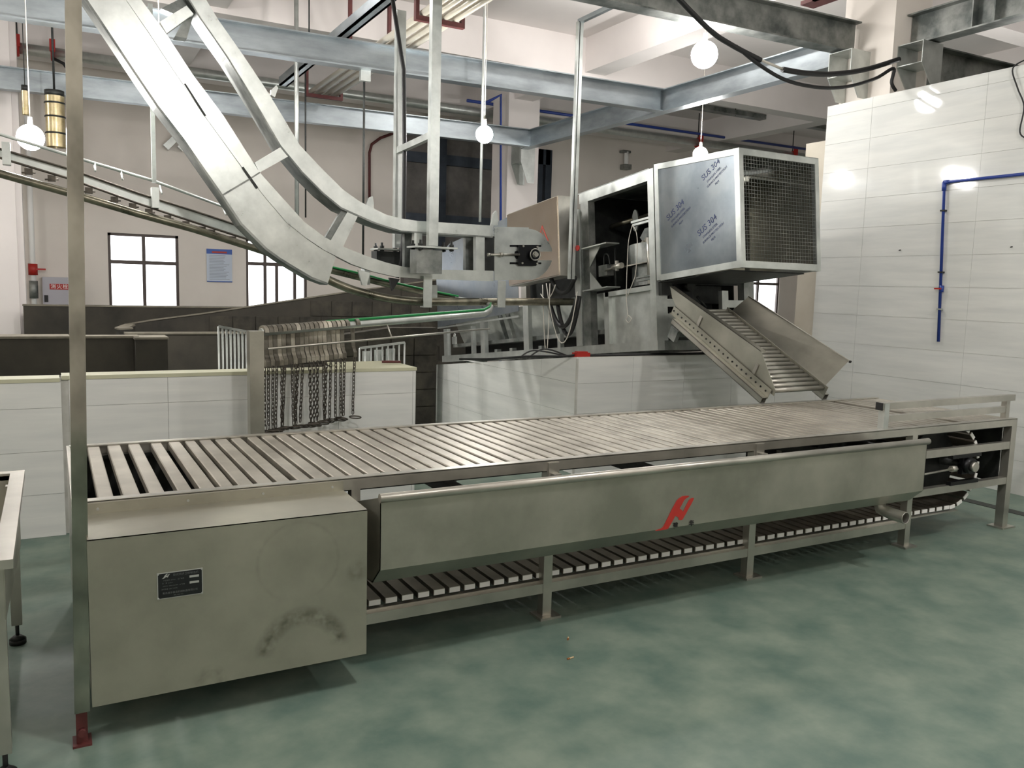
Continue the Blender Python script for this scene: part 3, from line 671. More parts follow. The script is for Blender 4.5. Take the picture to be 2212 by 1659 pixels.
# stainless sink table at the left edge
T = thing('sink_table', (-0.5, 0.2, 0), 'stainless sink table cut by the left edge of the picture', 'table')
tx0, tx1, ty0, ty1, tz = -0.95, 0.0, -0.45, 0.915, 0.75
r = 0.055
MB().box(tx0, tx1, ty0, ty0 + r, tz - 0.03, tz).box(tx0, tx1, ty1 - r, ty1, tz - 0.03, tz).box(tx0, tx0 + r, ty0 + r, ty1 - r, tz - 0.03, tz).box(tx1 - r, tx1, ty0 + r, ty1 - r, tz - 0.03, tz).build('rim', M_steel, T)
MB().box(tx0 + r, tx1 - r, ty0 + r, ty1 - r, 0.48, 0.485).box(tx0 + r - 0.004, tx0 + r, ty0 + r, ty1 - r, 0.48, tz - 0.01).box(tx1 - r, tx1 - r + 0.004, ty0 + r, ty1 - r, 0.48, tz - 0.01).box(tx0 + r, tx1 - r, ty1 - r, ty1 - r + 0.004, 0.48, tz - 0.01).box(tx0 + r, tx1 - r, ty0 + r - 0.004, ty0 + r, 0.48, tz - 0.01).build('basin', M_steel2, T)
MB().prism([(tx1 - 0.03, ty1 - 0.02, tz - 0.03), (tx1 - 0.03, ty0 + 0.02, tz - 0.03), (tx1 - 0.03, ty0 + 0.02, 0.55), (tx1 - 0.03, ty1 - 0.1, 0.42), (tx1 - 0.03, ty1 - 0.02, 0.42)], (0.004, 0, 0)).build('skirt', M_steel2, T)
for x in (tx0 + 0.05, tx1 - 0.07):
    for y in (ty0 + 0.04, 0.73):
        MB().box(x, x + 0.042, y, y + 0.042, 0.09, tz - 0.03).build('leg', M_steel, T)
        l = COL.objects[-1]
        MB().cyl((x + .021, y + .021, 0.03), (x + .021, y + .021, 0.09), 0.008, 8).cyl((x + .021, y + .021, 0.0), (x + .021, y + .021, 0.022), 0.034, 16).tube([(x + .021, y + .021, 0.022), (x + .021, y + .021, 0.04)], [0.034, 0.012], 16).build('adjustable_foot', M_black, l)

# ------------------------------------------------------------------ hoist
YH = 3.90
H = thing('pig_hoist', at(1130, 600, 'Y', YH), 'bright galvanised inclined hoist curving down from the upper left to a rounded end plate', 'hoist')
def hp(pts, Y=YH): return [at(u, v, 'Y', Y) for u, v in pts]
low_top = [(305.5, 0), (358, 71), (415, 159), (483, 250), (560, 371), (608, 425), (658, 480), (700.6, 511.6), (739, 532), (795.6, 554.6), (834, 567), (877.7, 577.7), (946.8, 582.4), (1066, 585)]
seam = [(273, 0), (322, 71), (380, 159), (442, 250), (530, 371), (572, 425), (619, 480), (660, 513), (700, 540), (762, 571.5), (807, 587), (852, 597.5), (915.6, 602.8), (1066, 607.5)]
plate_edge = [(184, 0), (236, 78), (287, 155), (338, 230), (395, 304), (439, 368), (479, 425), (520, 486), (574, 540), (603, 561), (637, 582), (671, 602), (707, 615.6)]
seam_pl = [(273, 0), (315, 62), (362, 132), (408, 198), (465, 280), (510, 345), (546, 393), (590, 447), (640, 497), (663, 516), (687, 533), (708, 545), (725.5, 554.6)]
up_top = [(445.6, 0), (472.6, 44), (527, 121.5), (581, 202.5), (648, 314), (695.5, 364.6), (740, 408.5), (775, 434), (834, 463.7), (867, 472), (902, 477), (1066, 487.5)]
up_bot = [(411, 0), (434, 38), (492, 121.5), (542, 202.5), (607, 314), (655, 372), (700, 417), (738, 448), (807, 478.7), (834, 488), (867, 498), (1066, 510.5)]
def ext_up(L, n=1):  # continue the straight upper run beyond the frame
    a, b = L[0], L[2]; d = ((a[0] - b[0]), (a[1] - b[1])); k = 230 / -d[1]
    return [(a[0] + d[0] * k, a[1] + d[1] * k)] + L
D = (0, 0.07, 0)
def band(A, B, name, m=M_hoist, depth=0.07, Y=YH):
    return MB().strip(hp(ext_up(A), Y), hp(ext_up(B), Y), (0, depth, 0)).build(name, m, H)
band(low_top, seam, 'lower_channel')
band(seam_pl, plate_edge, 'guide_plate', depth=0.02, Y=YH + 0.01)
band(up_top, up_bot, 'upper_channel')
# flange returns seen from below
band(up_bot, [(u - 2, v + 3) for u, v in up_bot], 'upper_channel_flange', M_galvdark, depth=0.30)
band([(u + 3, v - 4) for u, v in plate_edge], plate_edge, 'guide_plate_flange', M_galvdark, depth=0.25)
# rear side frame of the hoist
band(low_top, seam, 'rear_channel', depth=0.05, Y=YH + 0.42)
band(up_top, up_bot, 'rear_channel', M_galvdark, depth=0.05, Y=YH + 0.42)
def hquad(p, name, m=M_hoist, y=YH + 0.005, d=0.06): return MB().prism([at(u, v, 'Y', y) for u, v in p], (0, d, 0)).build(name, m, H)
hquad([(550, 351), (616, 312), (629.5, 334), (560.5, 373)], 'strut')
hquad([(345, 47), (403, 12), (418, 30), (360, 72)], 'strut')
hquad([(754, 452), (775, 463), (741, 533), (714, 520)], 'strut')
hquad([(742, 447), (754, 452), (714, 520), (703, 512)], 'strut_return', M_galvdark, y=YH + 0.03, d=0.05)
hquad([(895, 501), (912, 502), (912, 578), (893, 578)], 'upright')
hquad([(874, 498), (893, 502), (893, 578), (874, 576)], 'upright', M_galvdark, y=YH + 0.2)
hquad([(1028, 510), (1047, 510), (1047, 585), (1028, 584)], 'upright')
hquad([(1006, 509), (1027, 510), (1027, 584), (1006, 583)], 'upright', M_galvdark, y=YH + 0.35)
hquad([(1047, 509), (1068, 510), (1068, 586), (1047, 585)], 'inner_upright', M_black, y=YH + 0.1, d=0.3)
hquad([(348, 18), (394, -5), (428, 8), (420, 25), (404, 82), (378, 78), (398, 40)], 'motor_bracket', M_galvdark, y=YH + 0.1, d=0.12)
for (p) in ([(789, 447), (796, 428), (805, 423), (808, 440), (806, 455)], [(1061, 487), (1066, 462), (1072, 455), (1076, 470), (1076, 487)], [(585, 205), (585, 195), (597, 184), (601, 190), (594, 210)], [(774, 583), (800, 589), (792, 617), (783, 616)]):
    hquad(p, 'carrier_lug', M_galv, d=0.03)
hquad([(842, 600), (864, 603), (848, 628)], 'carrier_lug', M_black, y=YH + 0.05, d=0.04)
hquad([(478, 421), (537, 386), (561, 371), (562, 374), (538, 389.5), (479, 425)], 'weld_seam', M_galvdark, y=YH - 0.003, d=0.004)
hquad([(397, 181), (401, 180), (446, 250), (442, 251)], 'seam_slot', M_dark, y=YH - 0.003, d=0.004)
hquad([(522, 362), (526, 360), (558, 405), (554, 408)], 'seam_slot', M_dark, y=YH - 0.003, d=0.004)
# end plate with the slot
def ep(u, v): return (1000 + u / 7.373, 440 + v / 7.373)
ee = [ep(*p) for p in ((505, 365), (1050, 380), (1050, 400), (1150, 418), (1240, 465), (1320, 540), (1380, 640), (1412, 700), (1418, 762), (1190, 762), (1190, 900), (1418, 903), (1390, 980), (1340, 1060), (1270, 1130), (1200, 1175), (1110, 1212), (505, 1220))]
MB().prism([at(u, v, 'Y', YH - 0.012) for u, v in ee], (0, 0.012, 0)).build('end_plate', M_hoist, H)
bc = at(*ep(1095, 812), 'Y', YH - 0.02)
br = MB()
br.prism([at(*ep(u, v), 'Y', YH - 0.045) for u, v in ((890, 655), (1190, 655), (1190, 965), (1160, 992), (905, 990), (880, 960))], (0, 0.03, 0))
for v in (672, 948): br.prism([at(*ep(u, w), 'Y', YH - 0.018) for u, w in ((750, v - 17), (1248, v - 14), (1248, v + 15), (750, v + 15))], (0, 0.004, 0))
br.prism([at(*ep(u, w), 'Y', YH - 0.018) for u, w in ((830, 760), (900, 740), (900, 885), (850, 880), (822, 830))], (0, 0.004, 0))
brg = br.build('bearing_block', M_bearing, H)
Yv = Vector((0, 1, 0))
MB().cyl(bc - Yv * 0.07, bc - Yv * 0.02, 0.056, 24).build('bearing_housing', M_bearing, brg)
MB().ring(bc - Yv * 0.071, (0, 1, 0), 0.056, 0.005, 28, 6).ring(bc - Yv * 0.071, (0, 1, 0), 0.026, 0.005, 24, 6).build('bearing_ring', M_steel, brg)
MB().cyl(bc - Yv * 0.10, bc - Yv * 0.06, 0.022, 16).build('shaft_end', M_steel, brg)
for u, v in ((955, 675), (1180, 690), (940, 945), (1175, 955)):
    p = at(*ep(u, v), 'Y', YH - 0.045); MB().cyl(p - Yv * 0.015, p, 0.011, 6).build('bolt', M_steel, brg)
a_ = at(*ep(395, 812), 'Y', YH - 0.04); b_ = at(*ep(900, 812), 'Y', YH - 0.04)
MB().cyl(a_, b_, 0.012, 10).cyl(a_ + (b_ - a_) * 0.38, a_ + (b_ - a_) * 0.46, 0.024, 6).cyl(a_, a_ + (b_ - a_) * 0.07, 0.018, 6).build('tension_bolt', M_steel, H)
# guide pipe below the hoist
gp = curve(hp([(700, 598), (714, 606.6), (761.7, 626), (820.7, 641), (861, 647.5), (910, 651.5), (980, 652), (1252, 652)], YH + 0.06), 4)
MB().tube(gp, 0.038, 16).build('guide_pipe', M_rail, H)
for x0_, x1_, v0, v1 in ((915.5, 932.5, 596, 662), (1076, 1091, 606, 662)):
    o = MB(); p0 = at(x0_, v0, 'Y', YH - 0.05); p1 = at(x1_, v1, 'Y', YH - 0.05)
    o.box(p0.x, p1.x, YH - 0.055, YH - 0.043, p1.z, p0.z).box(p0.x, p1.x, YH - 0.055, YH + 0.03, p1.z - 0.01, p1.z).build('pipe_strap', M_galv, H)
# hanger frame
def hang(Y, u0, u1, vtop, vbot, plate, boxp, m, name, zt=4.3):
    a = at(u0, vbot, 'Y', Y); b = at(u1, vbot, 'Y', Y)
    MB().box(a.x, b.x, Y - 0.035, Y + 0.035, a.z, zt).build(name, M_galv, H)
    pa, pb = at(plate[0], plate[1], 'Y', Y), at(plate[2], plate[3], 'Y', Y)
    MB().box(pa.x, pb.x, Y - 0.12, Y + 0.12, pa.z - 0.016, pa.z).build('hanger_plate', M_galv, H)
    pl_ = COL.objects[-1]
    for x in (pa.x + 0.05, pb.x - 0.05):
        for y in (Y - 0.09, Y + 0.09):
            MB().cyl((x, y, pa.z - 0.04), (x, y, pa.z + 0.055), 0.012, 8).cyl((x, y, pa.z), (x, y, pa.z + 0.025), 0.022, 6).cyl((x, y, pa.z - 0.035), (x, y, pa.z - 0.018), 0.022, 6).build('bolt', M_dark, pl_)
    qa, qb = at(boxp[0], boxp[1], 'Y', Y), at(boxp[2], boxp[3], 'Y', Y)
    MB().box(qa.x, qb.x, Y - 0.08, Y + 0.08, qb.z, qa.z).build('hanger_block', m, H)
hang(YH - 0.12, 923.5, 943, 0, 531, (889, 531, 977, 540), (893, 539, 947, 592), M_galvdark, 'hanger_post')
hang(4.66, 850, 869, 0, 535, (808, 536, 870, 545), (808, 542, 873, 575), M_dark, 'hanger_post')
xb = at(933, 290, 'Y', YH - 0.12)
MB().bar((xb.x, YH - 0.12, 2.985), (at(860, 320, 'Y', 4.66).x, 4.66, 2.96), 0.05, 0.06).build('hanger_crossbar', M_galv, H)
pa = [at(u, v, 'Y', 4.5) for u, v in ((848, 0), (872, 150), (874, 320), (872, 480), (868, 560), (858, 600))]
MB().tube(pa, 0.022, 8).build('power_cable', M_black, H)

# ------------------------------------------------------------------ overhead chain conveyor, far arm (descends to the right, turns back)
RC = thing('overhead_chain_rail', at(980, 645, 'Y', 4.8), 'overhead chain conveyor on a sloping pipe descending behind the hoist from the left', 'conveyor')
YR = 4.8
path = [at(u, v, 'Y', YR) for u, v in ((-60, 358), (0, 375), (150, 417), (300, 462), (420, 495), (530, 530), (610, 556), (720, 585), (850, 617), (980, 645))]
MB().tube(path, 0.034, 12).build('track_pipe', M_rail, RC)
up1 = [at(u, v, 'Y', YR + 0.05) for u, v in ((-60, 305), (0, 322), (150, 365), (300, 418), (420, 456), (560, 502))]
up2 = [at(u, v, 'Y', YR + 0.05) for u, v in ((-60, 325), (0, 341), (150, 386), (300, 440), (420, 480), (560, 525))]
MB().tube(up1, 0.011, 6).tube(up2, 0.011, 6).build('drive_chain', M_chain, RC)
MB().strip([p + Vector((0, 0.03, -0.005)) for p in up1], [p + Vector((0, 0.03, 0.005)) for p in up2], (0, 0.01, 0)).build('chain_channel', M_galv, RC)
top = [at(u, v, 'Y', YR + 0.35) for u, v in ((-60, 272), (0, 290), (170, 342), (330, 390), (485, 447))]
MB().tube(top, 0.014, 8).build('guide_rod', M_galv, RC)
for u, v in ((14, 335), (335, 430), (790, 598), (935, 636)):
    p = at(u, v, 'Y', YR); MB().box(p.x - 0.03, p.x + 0.03, YR - 0.05, YR + 0.06, p.z - 0.08, p.z + 0.10).build('track_bracket', M_galv, RC)
random.seed(3)
for u in (60, 110, 190, 245, 285, 320, 360, 400, 435, 455, 500):
    i = max(k for k in range(len(up2)) if pix(up2[k])[0] <= u) if u > -60 else 0
    f = (u - pix(up2[i])[0]) / (pix(up2[i + 1])[0] - pix(up2[i])[0]); p = up2[i].lerp(up2[i + 1], f)
    MB().box(p.x - 0.03, p.x + 0.03, p.y - 0.04, p.y, p.z - 0.07, p.z - 0.02).cyl((p.x - 0.05, p.y - 0.04, p.z - 0.06), (p.x + 0.05, p.y - 0.02, p.z - 0.05), 0.008, 6).build('chain_dog', M_chain, RC)
p = at(337, 220, 'Y', YR + 0.35); q = at(333, 395, 'Y', YR + 0.35)
MB().box(q.x - 0.018, q.x + 0.018, YR + 0.33, YR + 0.37, q.z, ZB + 0.0).build('drop_hanger', M_galv, RC)
for u, v in ((205, 352), (262, 370), (345, 400), (480, 445)):
    p = at(u, v, 'Y', YR + 0.35); MB().cyl((p.x, p.y, p.z), (p.x - 0.01, YR + 0.1, p.z - 0.10), 0.008, 6).build('rod_clip', M_galv, RC)
gl = [at(u, v, 'Y', YR - 0.03) for u, v in ((700, 573), (780, 591), (860, 612), (930, 628), (990, 640))]
MB().tube(gl, 0.011, 6).build('green_wear_strip', M_green, RC, label='green plastic strip')
gl = [at(u, v, 'Y', YR - 0.01) for u, v in ((700, 580), (780, 598), (860, 619), (930, 635), (990, 646))]
MB().tube(gl, 0.02, 8).build('strip_carrier', M_galv, RC)

# gravity rail with the parked shackles
GR = thing('shackle_rail', (1.29, 2.12, 0), 'pipe rail on a square post where chain shackles are parked behind the conveyor', 'rail')
A_ = Vector((1.33, 2.15, 1.300)); B_ = at(1045, 678, 'Y', 2.78)
gpts = [A_ - (B_ - A_).normalized() * 0.01] + [A_.lerp(B_, k / 5) for k in range(1, 5)] + [B_, at(1057, 671, 'Y', 3.2), at(1060, 663, 'Y', 3.6), at(1052, 655, 'Y', 4.2), at(1020, 650, 'Y', 4.65), at(985, 646, 'Y', 4.8)]
MB().tube(gpts, 0.026, 14).build('rail_pipe', M_galv, GR)
gs = [p + Vector((0, 0, 0.035)) for p in gpts[2:-3]]; gs = [A_.lerp(B_, 0.24) + Vector((0, 0, 0.035))] + gs
MB().tube(gs, 0.010, 8).build('green_wear_strip', M_green, GR, label='green plastic strip')
MB().box(1.235, 1.325, 2.07, 2.16, 0, 1.31).build('rail_post', M_steel2, GR)
MB().box(1.19, 1.37, 2.03, 2.20, 0, 0.01).build('post_foot', M_steel, GR)
n_ = Vector((-(B_ - A_).y, (B_ - A_).x, 0)).normalized() * -1
if n_.y > 0: n_ = -n_
ga = A_ + n_ * 0.07 + Vector((0, 0, -0.105)); gb = B_ + n_ * 0.07 + Vector((0, 0, -0.12)); gm = ga.lerp(gb, 0.5) + Vector((0, 0, 0.0))
MB().tube([ga, gm, gb], 0.008, 8).cyl(gm, A_.lerp(B_, 0.5), 0.006, 6).build('guide_rod', M_steel, GR)
# shackles
def rail_t(u):
    lo, hi = 0.0, 1.0
    for _ in range(40):
        m = (lo + hi) / 2
        if pix(A_.lerp(B_, m))[0] < u: lo = m
        else: hi = m
    return lo
dr_ = (B_ - A_).normalized(); ndir = Vector((-dr_.y, dr_.x, 0)).normalized()
def make_shackle():
    t = thing('chain_shackle', (0, 0, 0), 'x', 'shackle', 'chain shackles parked on the pipe rail')
    k = 0.0150; hook = [(-0.043 * math.cos(a), 0.043 * math.sin(a)) for a in [-PI * 0.02 + j * PI * 1.02 / 8 for j in range(9)]]
    hook = hook + [(0.040, -0.06), (0.03, -0.155), (0.0, -0.20), (0.0, -0.235)]
    # local frame: x along rail, y across (towards viewer negative), z up
    outer = [Vector((-k, a, z)) for a, z in hook]; inner = [Vector((-k, a * 0.64 + (0.006 if i > 8 else 0), z * (0.64 if i <= 8 else 1))) for i, (a, z) in enumerate(hook)]
    MB().strip(outer, inner, (2 * k, 0, 0)).build('hook_strap', M_hook, t, local=True)
    c = MB(); z = -0.248; L = 0.038
    for j in range(15):
        pts = []
        for a in range(10):
            ang = 2 * PI * a / 10; x = 0.0095 * math.cos(ang); zz = (L / 2 - 0.0095) * (1 if math.sin(ang) > 0 else -1) + 0.0095 * math.sin(ang)
            if j % 2: pts.append((0.0015 * math.sin(j), x, z + zz))
            else: pts.append((x + 0.0015 * math.sin(j), 0, z + zz))
        c.tube(pts, 0.0033, 5, closed=True); z -= 0.0275
    c.build('chain', M_chain, t, local=True)
    MB().ring((0, 0.0, z - 0.012), (0.3, 0.2, 1), 0.042, 0.005, 16, 5).build('end_ring', M_chain, t, local=True)
    return t
sh0 = make_shackle(); kids = list(sh0.children)
ang = math.atan2(dr_.y, dr_.x)
us = [570 + i * 9.75 for i in range(19)] + [768]
ords = ['leftmost', 'second', 'third', 'fourth', 'fifth', 'sixth', 'seventh', 'eighth', 'ninth', 'tenth', 'eleventh', 'twelfth', 'thirteenth', 'fourteenth', 'fifteenth', 'sixteenth', 'seventeenth', 'eighteenth', 'nineteenth', 'twentieth']
for i, u in enumerate(us):
    if i == 0: t = sh0; ks = kids
    else:
        t = sh0.copy(); COL.objects.link(t); ks = []
        for c in kids: ks.append(copy_obj(c, t))
    P = A_.lerp(B_, rail_t(u)); t.location = P
    t.rotation_euler = (random.uniform(-0.02, 0.02), 0, ang)
    t['label'] = 'rusty steel chain shackle, %s on the pipe rail' % (ords[i] if i == 0 else ords[i] + ' from the left') if i < 19 else 'chain shackle hanging apart at the right end of the parked row'
    for c in ks:
        if c.name.startswith(('chain', 'end_ring')) and i:
            c.rotation_euler = (random.uniform(-0.03, 0.05), random.uniform(-0.03, 0.03), random.uniform(0, 0.6))
            c.location = (0, 0, 0)

# gates behind the low wall
G = thing('pen_gate', (1.45, 4.0, 0), 'grey barred pen gate behind the rail post', 'gate')
a = at(472, 705, 'Y', 4.0); b = at(532, 716, 'Y', 4.0)
MB().bar((a.x, 4, a.z), (b.x, 4, b.z), 0.025, 0.02).build('gate_rail', M_galvdark, G)
MB().bar((a.x, 4, 0.2), (b.x, 4, 0.2), 0.025, 0.02).build('gate_rail', M_galvdark, G)
for k in range(8):
    x = a.x + (b.x - a.x) * k / 7; MB().cyl((x, 4, 0.0 if k in (0, 7) else 0.2), (x, 4, a.z + (b.z - a.z) * k / 7), 0.009, 6).build('gate_bar', M_galv, G)
G2 = thing('barred_panel', (2.85, 4.0, 0), 'white barred panel on the low wall right of the chains', 'gate')
a = at(777, 752, 'Y', 3.95); b = at(874, 740, 'Y', 3.95)
MB().bar((a.x, 3.95, a.z), (b.x, 3.95, b.z), 0.02, 0.02).build('gate_frame', M_galv, G2)
for k in range(9):
    x = a.x + (b.x - a.x) * k / 8; MB().cyl((x, 3.95, 0.0), (x, 3.95, a.z + (b.z - a.z) * k / 8), 0.008, 6).build('gate_bar', M_galv, G2)
for k in range(3):
    x = a.x + (b.x - a.x) * (0.08 + k * 0.26); MB().box(x, x + 0.09, 3.97, 3.98, 0.3, a.z - 0.03 + k * 0.01).build('gate_sheet', M_galv, G2)
p = at(840, 785, 'Z', 1.015)
MB().cyl(p + Vector((-0.05, 0.02, 0.012)), p + Vector((0.09, -0.02, 0.012)), 0.010, 8).build('iron_stub', M_redbrown, label='short rusty iron stub lying on the low wall top', cat='scrap')

# ------------------------------------------------------------------ restrainer machine (tilted frame, local coords: x across, y back, z up)
TH = math.radians(6.574)
Mach = thing('restrainer_machine', (4.95, 2.633, 1.094), 'large galvanised pig restrainer frame with open bays on the tiled plinth', 'machine', rot=(-TH, 0, 0))
def ml(name, m, label=None): return lambda mb: mb.build(name, m, Mach, local=True, label=label)
def B(name, m, *boxes, parent=None, label=None):
    mb = MB()
    for bx in boxes: mb.box(*bx)
    return mb.build(name, m, parent or Mach, local=True, label=label)
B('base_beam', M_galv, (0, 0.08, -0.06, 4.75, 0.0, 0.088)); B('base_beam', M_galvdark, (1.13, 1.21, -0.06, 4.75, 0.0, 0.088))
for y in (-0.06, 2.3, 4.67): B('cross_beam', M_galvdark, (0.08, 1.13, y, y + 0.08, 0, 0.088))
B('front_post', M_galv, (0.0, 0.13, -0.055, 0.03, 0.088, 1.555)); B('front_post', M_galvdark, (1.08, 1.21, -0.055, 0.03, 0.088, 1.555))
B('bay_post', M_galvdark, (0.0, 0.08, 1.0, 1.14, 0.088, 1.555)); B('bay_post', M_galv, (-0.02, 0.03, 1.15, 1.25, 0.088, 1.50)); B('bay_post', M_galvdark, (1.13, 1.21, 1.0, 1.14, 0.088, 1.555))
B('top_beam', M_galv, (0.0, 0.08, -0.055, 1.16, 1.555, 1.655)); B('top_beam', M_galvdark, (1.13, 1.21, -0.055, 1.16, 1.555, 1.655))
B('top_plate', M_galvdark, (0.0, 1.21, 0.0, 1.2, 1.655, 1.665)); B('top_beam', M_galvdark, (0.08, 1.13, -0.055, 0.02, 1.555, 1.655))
B('lower_bay_bar', M_galv, (-0.005, 0.05, 0.0, 0.74, 0.555, 0.60)); B('lower_bay_post', M_galv, (-0.005, 0.05, 0.68, 0.76, 0.088, 0.60))
B('lower_bay_panel', M_galv, (0.035, 0.045, 0.02, 0.70, 0.088, 0.56))
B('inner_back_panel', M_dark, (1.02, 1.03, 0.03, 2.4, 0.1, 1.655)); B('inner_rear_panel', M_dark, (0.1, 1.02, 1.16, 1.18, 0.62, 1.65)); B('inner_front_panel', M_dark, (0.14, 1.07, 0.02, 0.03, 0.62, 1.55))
# drum housing
mb = MB(); N_ = 14
for z0, z1, s in ((0.64, 0.835, 0.93), (0.845, 1.04, 1.0)):
    ptsA = []; ptsB = []
    for k in range(N_ + 1):
        a = PI * (1.0 - k / N_) ; x = 0.62 - 0.5 * s * math.sin(a); y = 0.40 - 0.40 * s * math.cos(a)
        ptsA.append((x, y, z0)); ptsB.append((x, y, z1))
    mb.strip(ptsA, ptsB, (0.01, 0, 0))
mb.build('drum_housing', M_galvdark, Mach, local=True)
B('housing_band', M_steel, (0.10, 0.13, 0.12, 0.70, 0.835, 0.845))
MB().cyl((0.06, 0.10, 0.62), (0.06, 0.10, 1.05), 0.025, 12).build('chrome_rod', M_steel, Mach, local=True)
MB().cyl((0.12, 0.72, 0.60), (0.12, 0.72, 1.05), 0.012, 8).build('valve_rod', M_dark, Mach, local=True)
MB().cyl((0.35, 0.04, 1.36), (0.35, 0.62, 1.34), 0.018, 10).cyl((0.35, 0.7, 1.34), (0.35, 1.1, 1.33), 0.025, 10).build('lever_shaft', M_rail, Mach, local=True)
MB().prism([(0.33, 0.66 + 0.05 * math.cos(a), 1.32 + 0.11 * math.sin(a)) for a in [2 * PI * k / 12 for k in range(12)]], (0.015, 0, 0)).build('lever_disc', M_galvdark, Mach, local=True)
MB().prism([(0.34, 0.35, 1.22), (0.34, 0.52, 1.22), (0.34, 0.60, 1.14), (0.34, 0.52, 1.06), (0.34, 0.42, 1.06), (0.34, 0.36, 1.12)], (0.015, 0, 0)).build('lever_plate', M_galvdark, Mach, local=True)
MB().cyl((0.30, 0.45, 1.09), (0.36, 0.45, 1.09), 0.03, 12).cyl((0.30, 0.51, 1.08), (0.36, 0.51, 1.08), 0.018, 12).build('lever_bolts', M_steel, Mach, local=True)
B('slide_bar', M_galv, (0.02, 0.05, 0.03, 0.30, 1.185, 1.205), (0.02, 0.05, 0.03, 0.32, 1.215, 1.235))
B('slide_bar', M_galvdark, (0.02, 0.05, 0.03, 0.26, 0.655, 0.675), (0.02, 0.05, 0.03, 0.26, 0.685, 0.70))
B('yellow_strip', M_yellow, (0.02, 0.03, 0.03, 0.045, 0.60, 0.68))
for z, s in ((1.075, -1), (0.645, 1)):
    B('gusset_shelf', M_galv, (-0.06, 0.10, 0.62, 1.06, z - 0.006, z + 0.006))
    MB().prism([(0.0, 1.0, z), (0.0, 0.80 if s < 0 else 0.78, z), (0.0, 1.0, z + s * 0.19)], (0.008, 0, 0)).build('gusset', M_galv, Mach, local=True)
B('valve_box', M_galvdark, (0.06, 0.14, 0.78, 0.93, 0.78, 0.89))
MB().cyl((0.05, 0.55, 0.84), (0.05, 0.80, 0.83), 0.012, 8).cyl((0.05, 0.60, 0.80), (0.05, 0.60, 0.90), 0.02, 8).cyl((0.05, 0.52, 0.845), (0.05, 0.66, 0.845), 0.03, 8).build('air_fitting', M_steel, Mach, local=True)
MB().tube(curve([(0.08, 0.86, 0.89), (0.08, 0.85, 0.99), (0.08, 0.78, 0.98), (0.08, 0.76, 0.88)]), 0.008, 6).build('air_hose', M_dark, Mach, local=True)
# rear lower bays: inner V panels, posts, dark drive slats
mb = MB(); mb.hexa([(0.30, 0.80, 0.22), (0.31, 0.80, 0.22), (0.31, 4.6, 0.22), (0.30, 4.6, 0.22), (0.12, 0.80, 0.62), (0.13, 0.80, 0.62), (0.13, 4.6, 0.62), (0.12, 4.6, 0.62)])
mb.build('inner_slope_panel', M_galv, Mach, local=True)
B('angle_ledge', M_galvdark, (0.10, 0.30, 0.78, 4.6, 0.20, 0.245)); B('inner_dark_channel', M_black, (0.30, 0.9, 0.78, 4.6, 0.09, 0.2))
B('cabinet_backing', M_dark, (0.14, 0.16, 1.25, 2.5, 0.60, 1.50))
for y0, y1, z1 in ((3.40, 3.52, 0.50), (2.28, 2.40, 0.62), (3.75, 3.80, 0.45), (1.60, 1.66, 0.24), (4.55, 4.67, 0.46), (2.25, 2.5, 0.50)):
    if (y0, y1) == (2.25, 2.5): continue
    B('rear_post', M_galv, (0.0, 0.05, y0, y1, 0.088, z1))
for y in (1.25, 2.2, 2.9, 3.3): B('mount_block', M_galv, (0.12, 0.18, y, y + 0.07, 0.088, 0.13))
for y in (1.95, 2.95, 3.15):
    MB().bar((0.08, y, 0.6), (0.16, y - 0.06, 0.22), 0.05, 0.02, up=(0, 1, 0)).build('slanted_brace', M_galvdark, Mach, local=True)
mb = MB(); mb.prism([(0.0, 2.50, 0.55), (0.0, 4.87, 0.50), (0.0, 4.87, 1.45), (0.0, 4.40, 1.62), (0.0, 2.50, 1.70)], (0.006, 0, 0))
fs = mb.build('film_sheet', M_film, Mach, local=True, label='blue-filmed steel sheet')
B('sheet_edge', M_galv, (-0.004, 0.008, 2.50, 4.87, 0.478, 0.50)); B('sheet_post', M_steel, (-0.006, 0.05, 2.30, 2.42, 0.62, 1.2))
mb = MB(); mb.ring((0.02, 4.35, 0.36), (1, 0, 0), 0.022, 0.008, 14, 6).box(0.01, 0.03, 4.30, 4.42, 0.24, 0.34); mb.build('chain_stop', M_galv, Mach, local=True)
# front face: cross bars, rotor, plates
B('front_crossbar', M_galv, (0.13, 0.30, -0.05, 0.0, 0.40, 0.47)); B('front_crossbar', M_galv, (0.88, 1.08, -0.05, 0.0, 0.40, 0.47)); B('front_upright', M_galv, (0.80, 0.88, -0.05, 0.0, 0.12, 0.56))
B('front_plate', M_galv, (0.13, 0.34, 0.0, 0.01, 0.14, 0.34)); B('front_bottom_plate', M_dark, (0.13, 1.08, 0.0, 0.02, -0.0, 0.14))
MB().cyl((0.38, 0.05, 0.50), (0.38, 0.10, 0.50), 0.14, 32).build('rotor_disc', M_bearing, Mach, local=True)
MB().cyl((0.45, -0.02, 0.60), (0.45, 0.05, 0.60), 0.05, 16).cyl((0.52, -0.02, 0.50), (0.62, -0.02, 0.40), 0.012, 8).build('drive_link', M_dark, Mach, local=True)
B('motor_housing', M_dark, (0.55, 0.95, 0.12, 0.5, 0.45, 0.62), (0.6, 0.9, 0.2, 0.9, 0.15, 0.45))
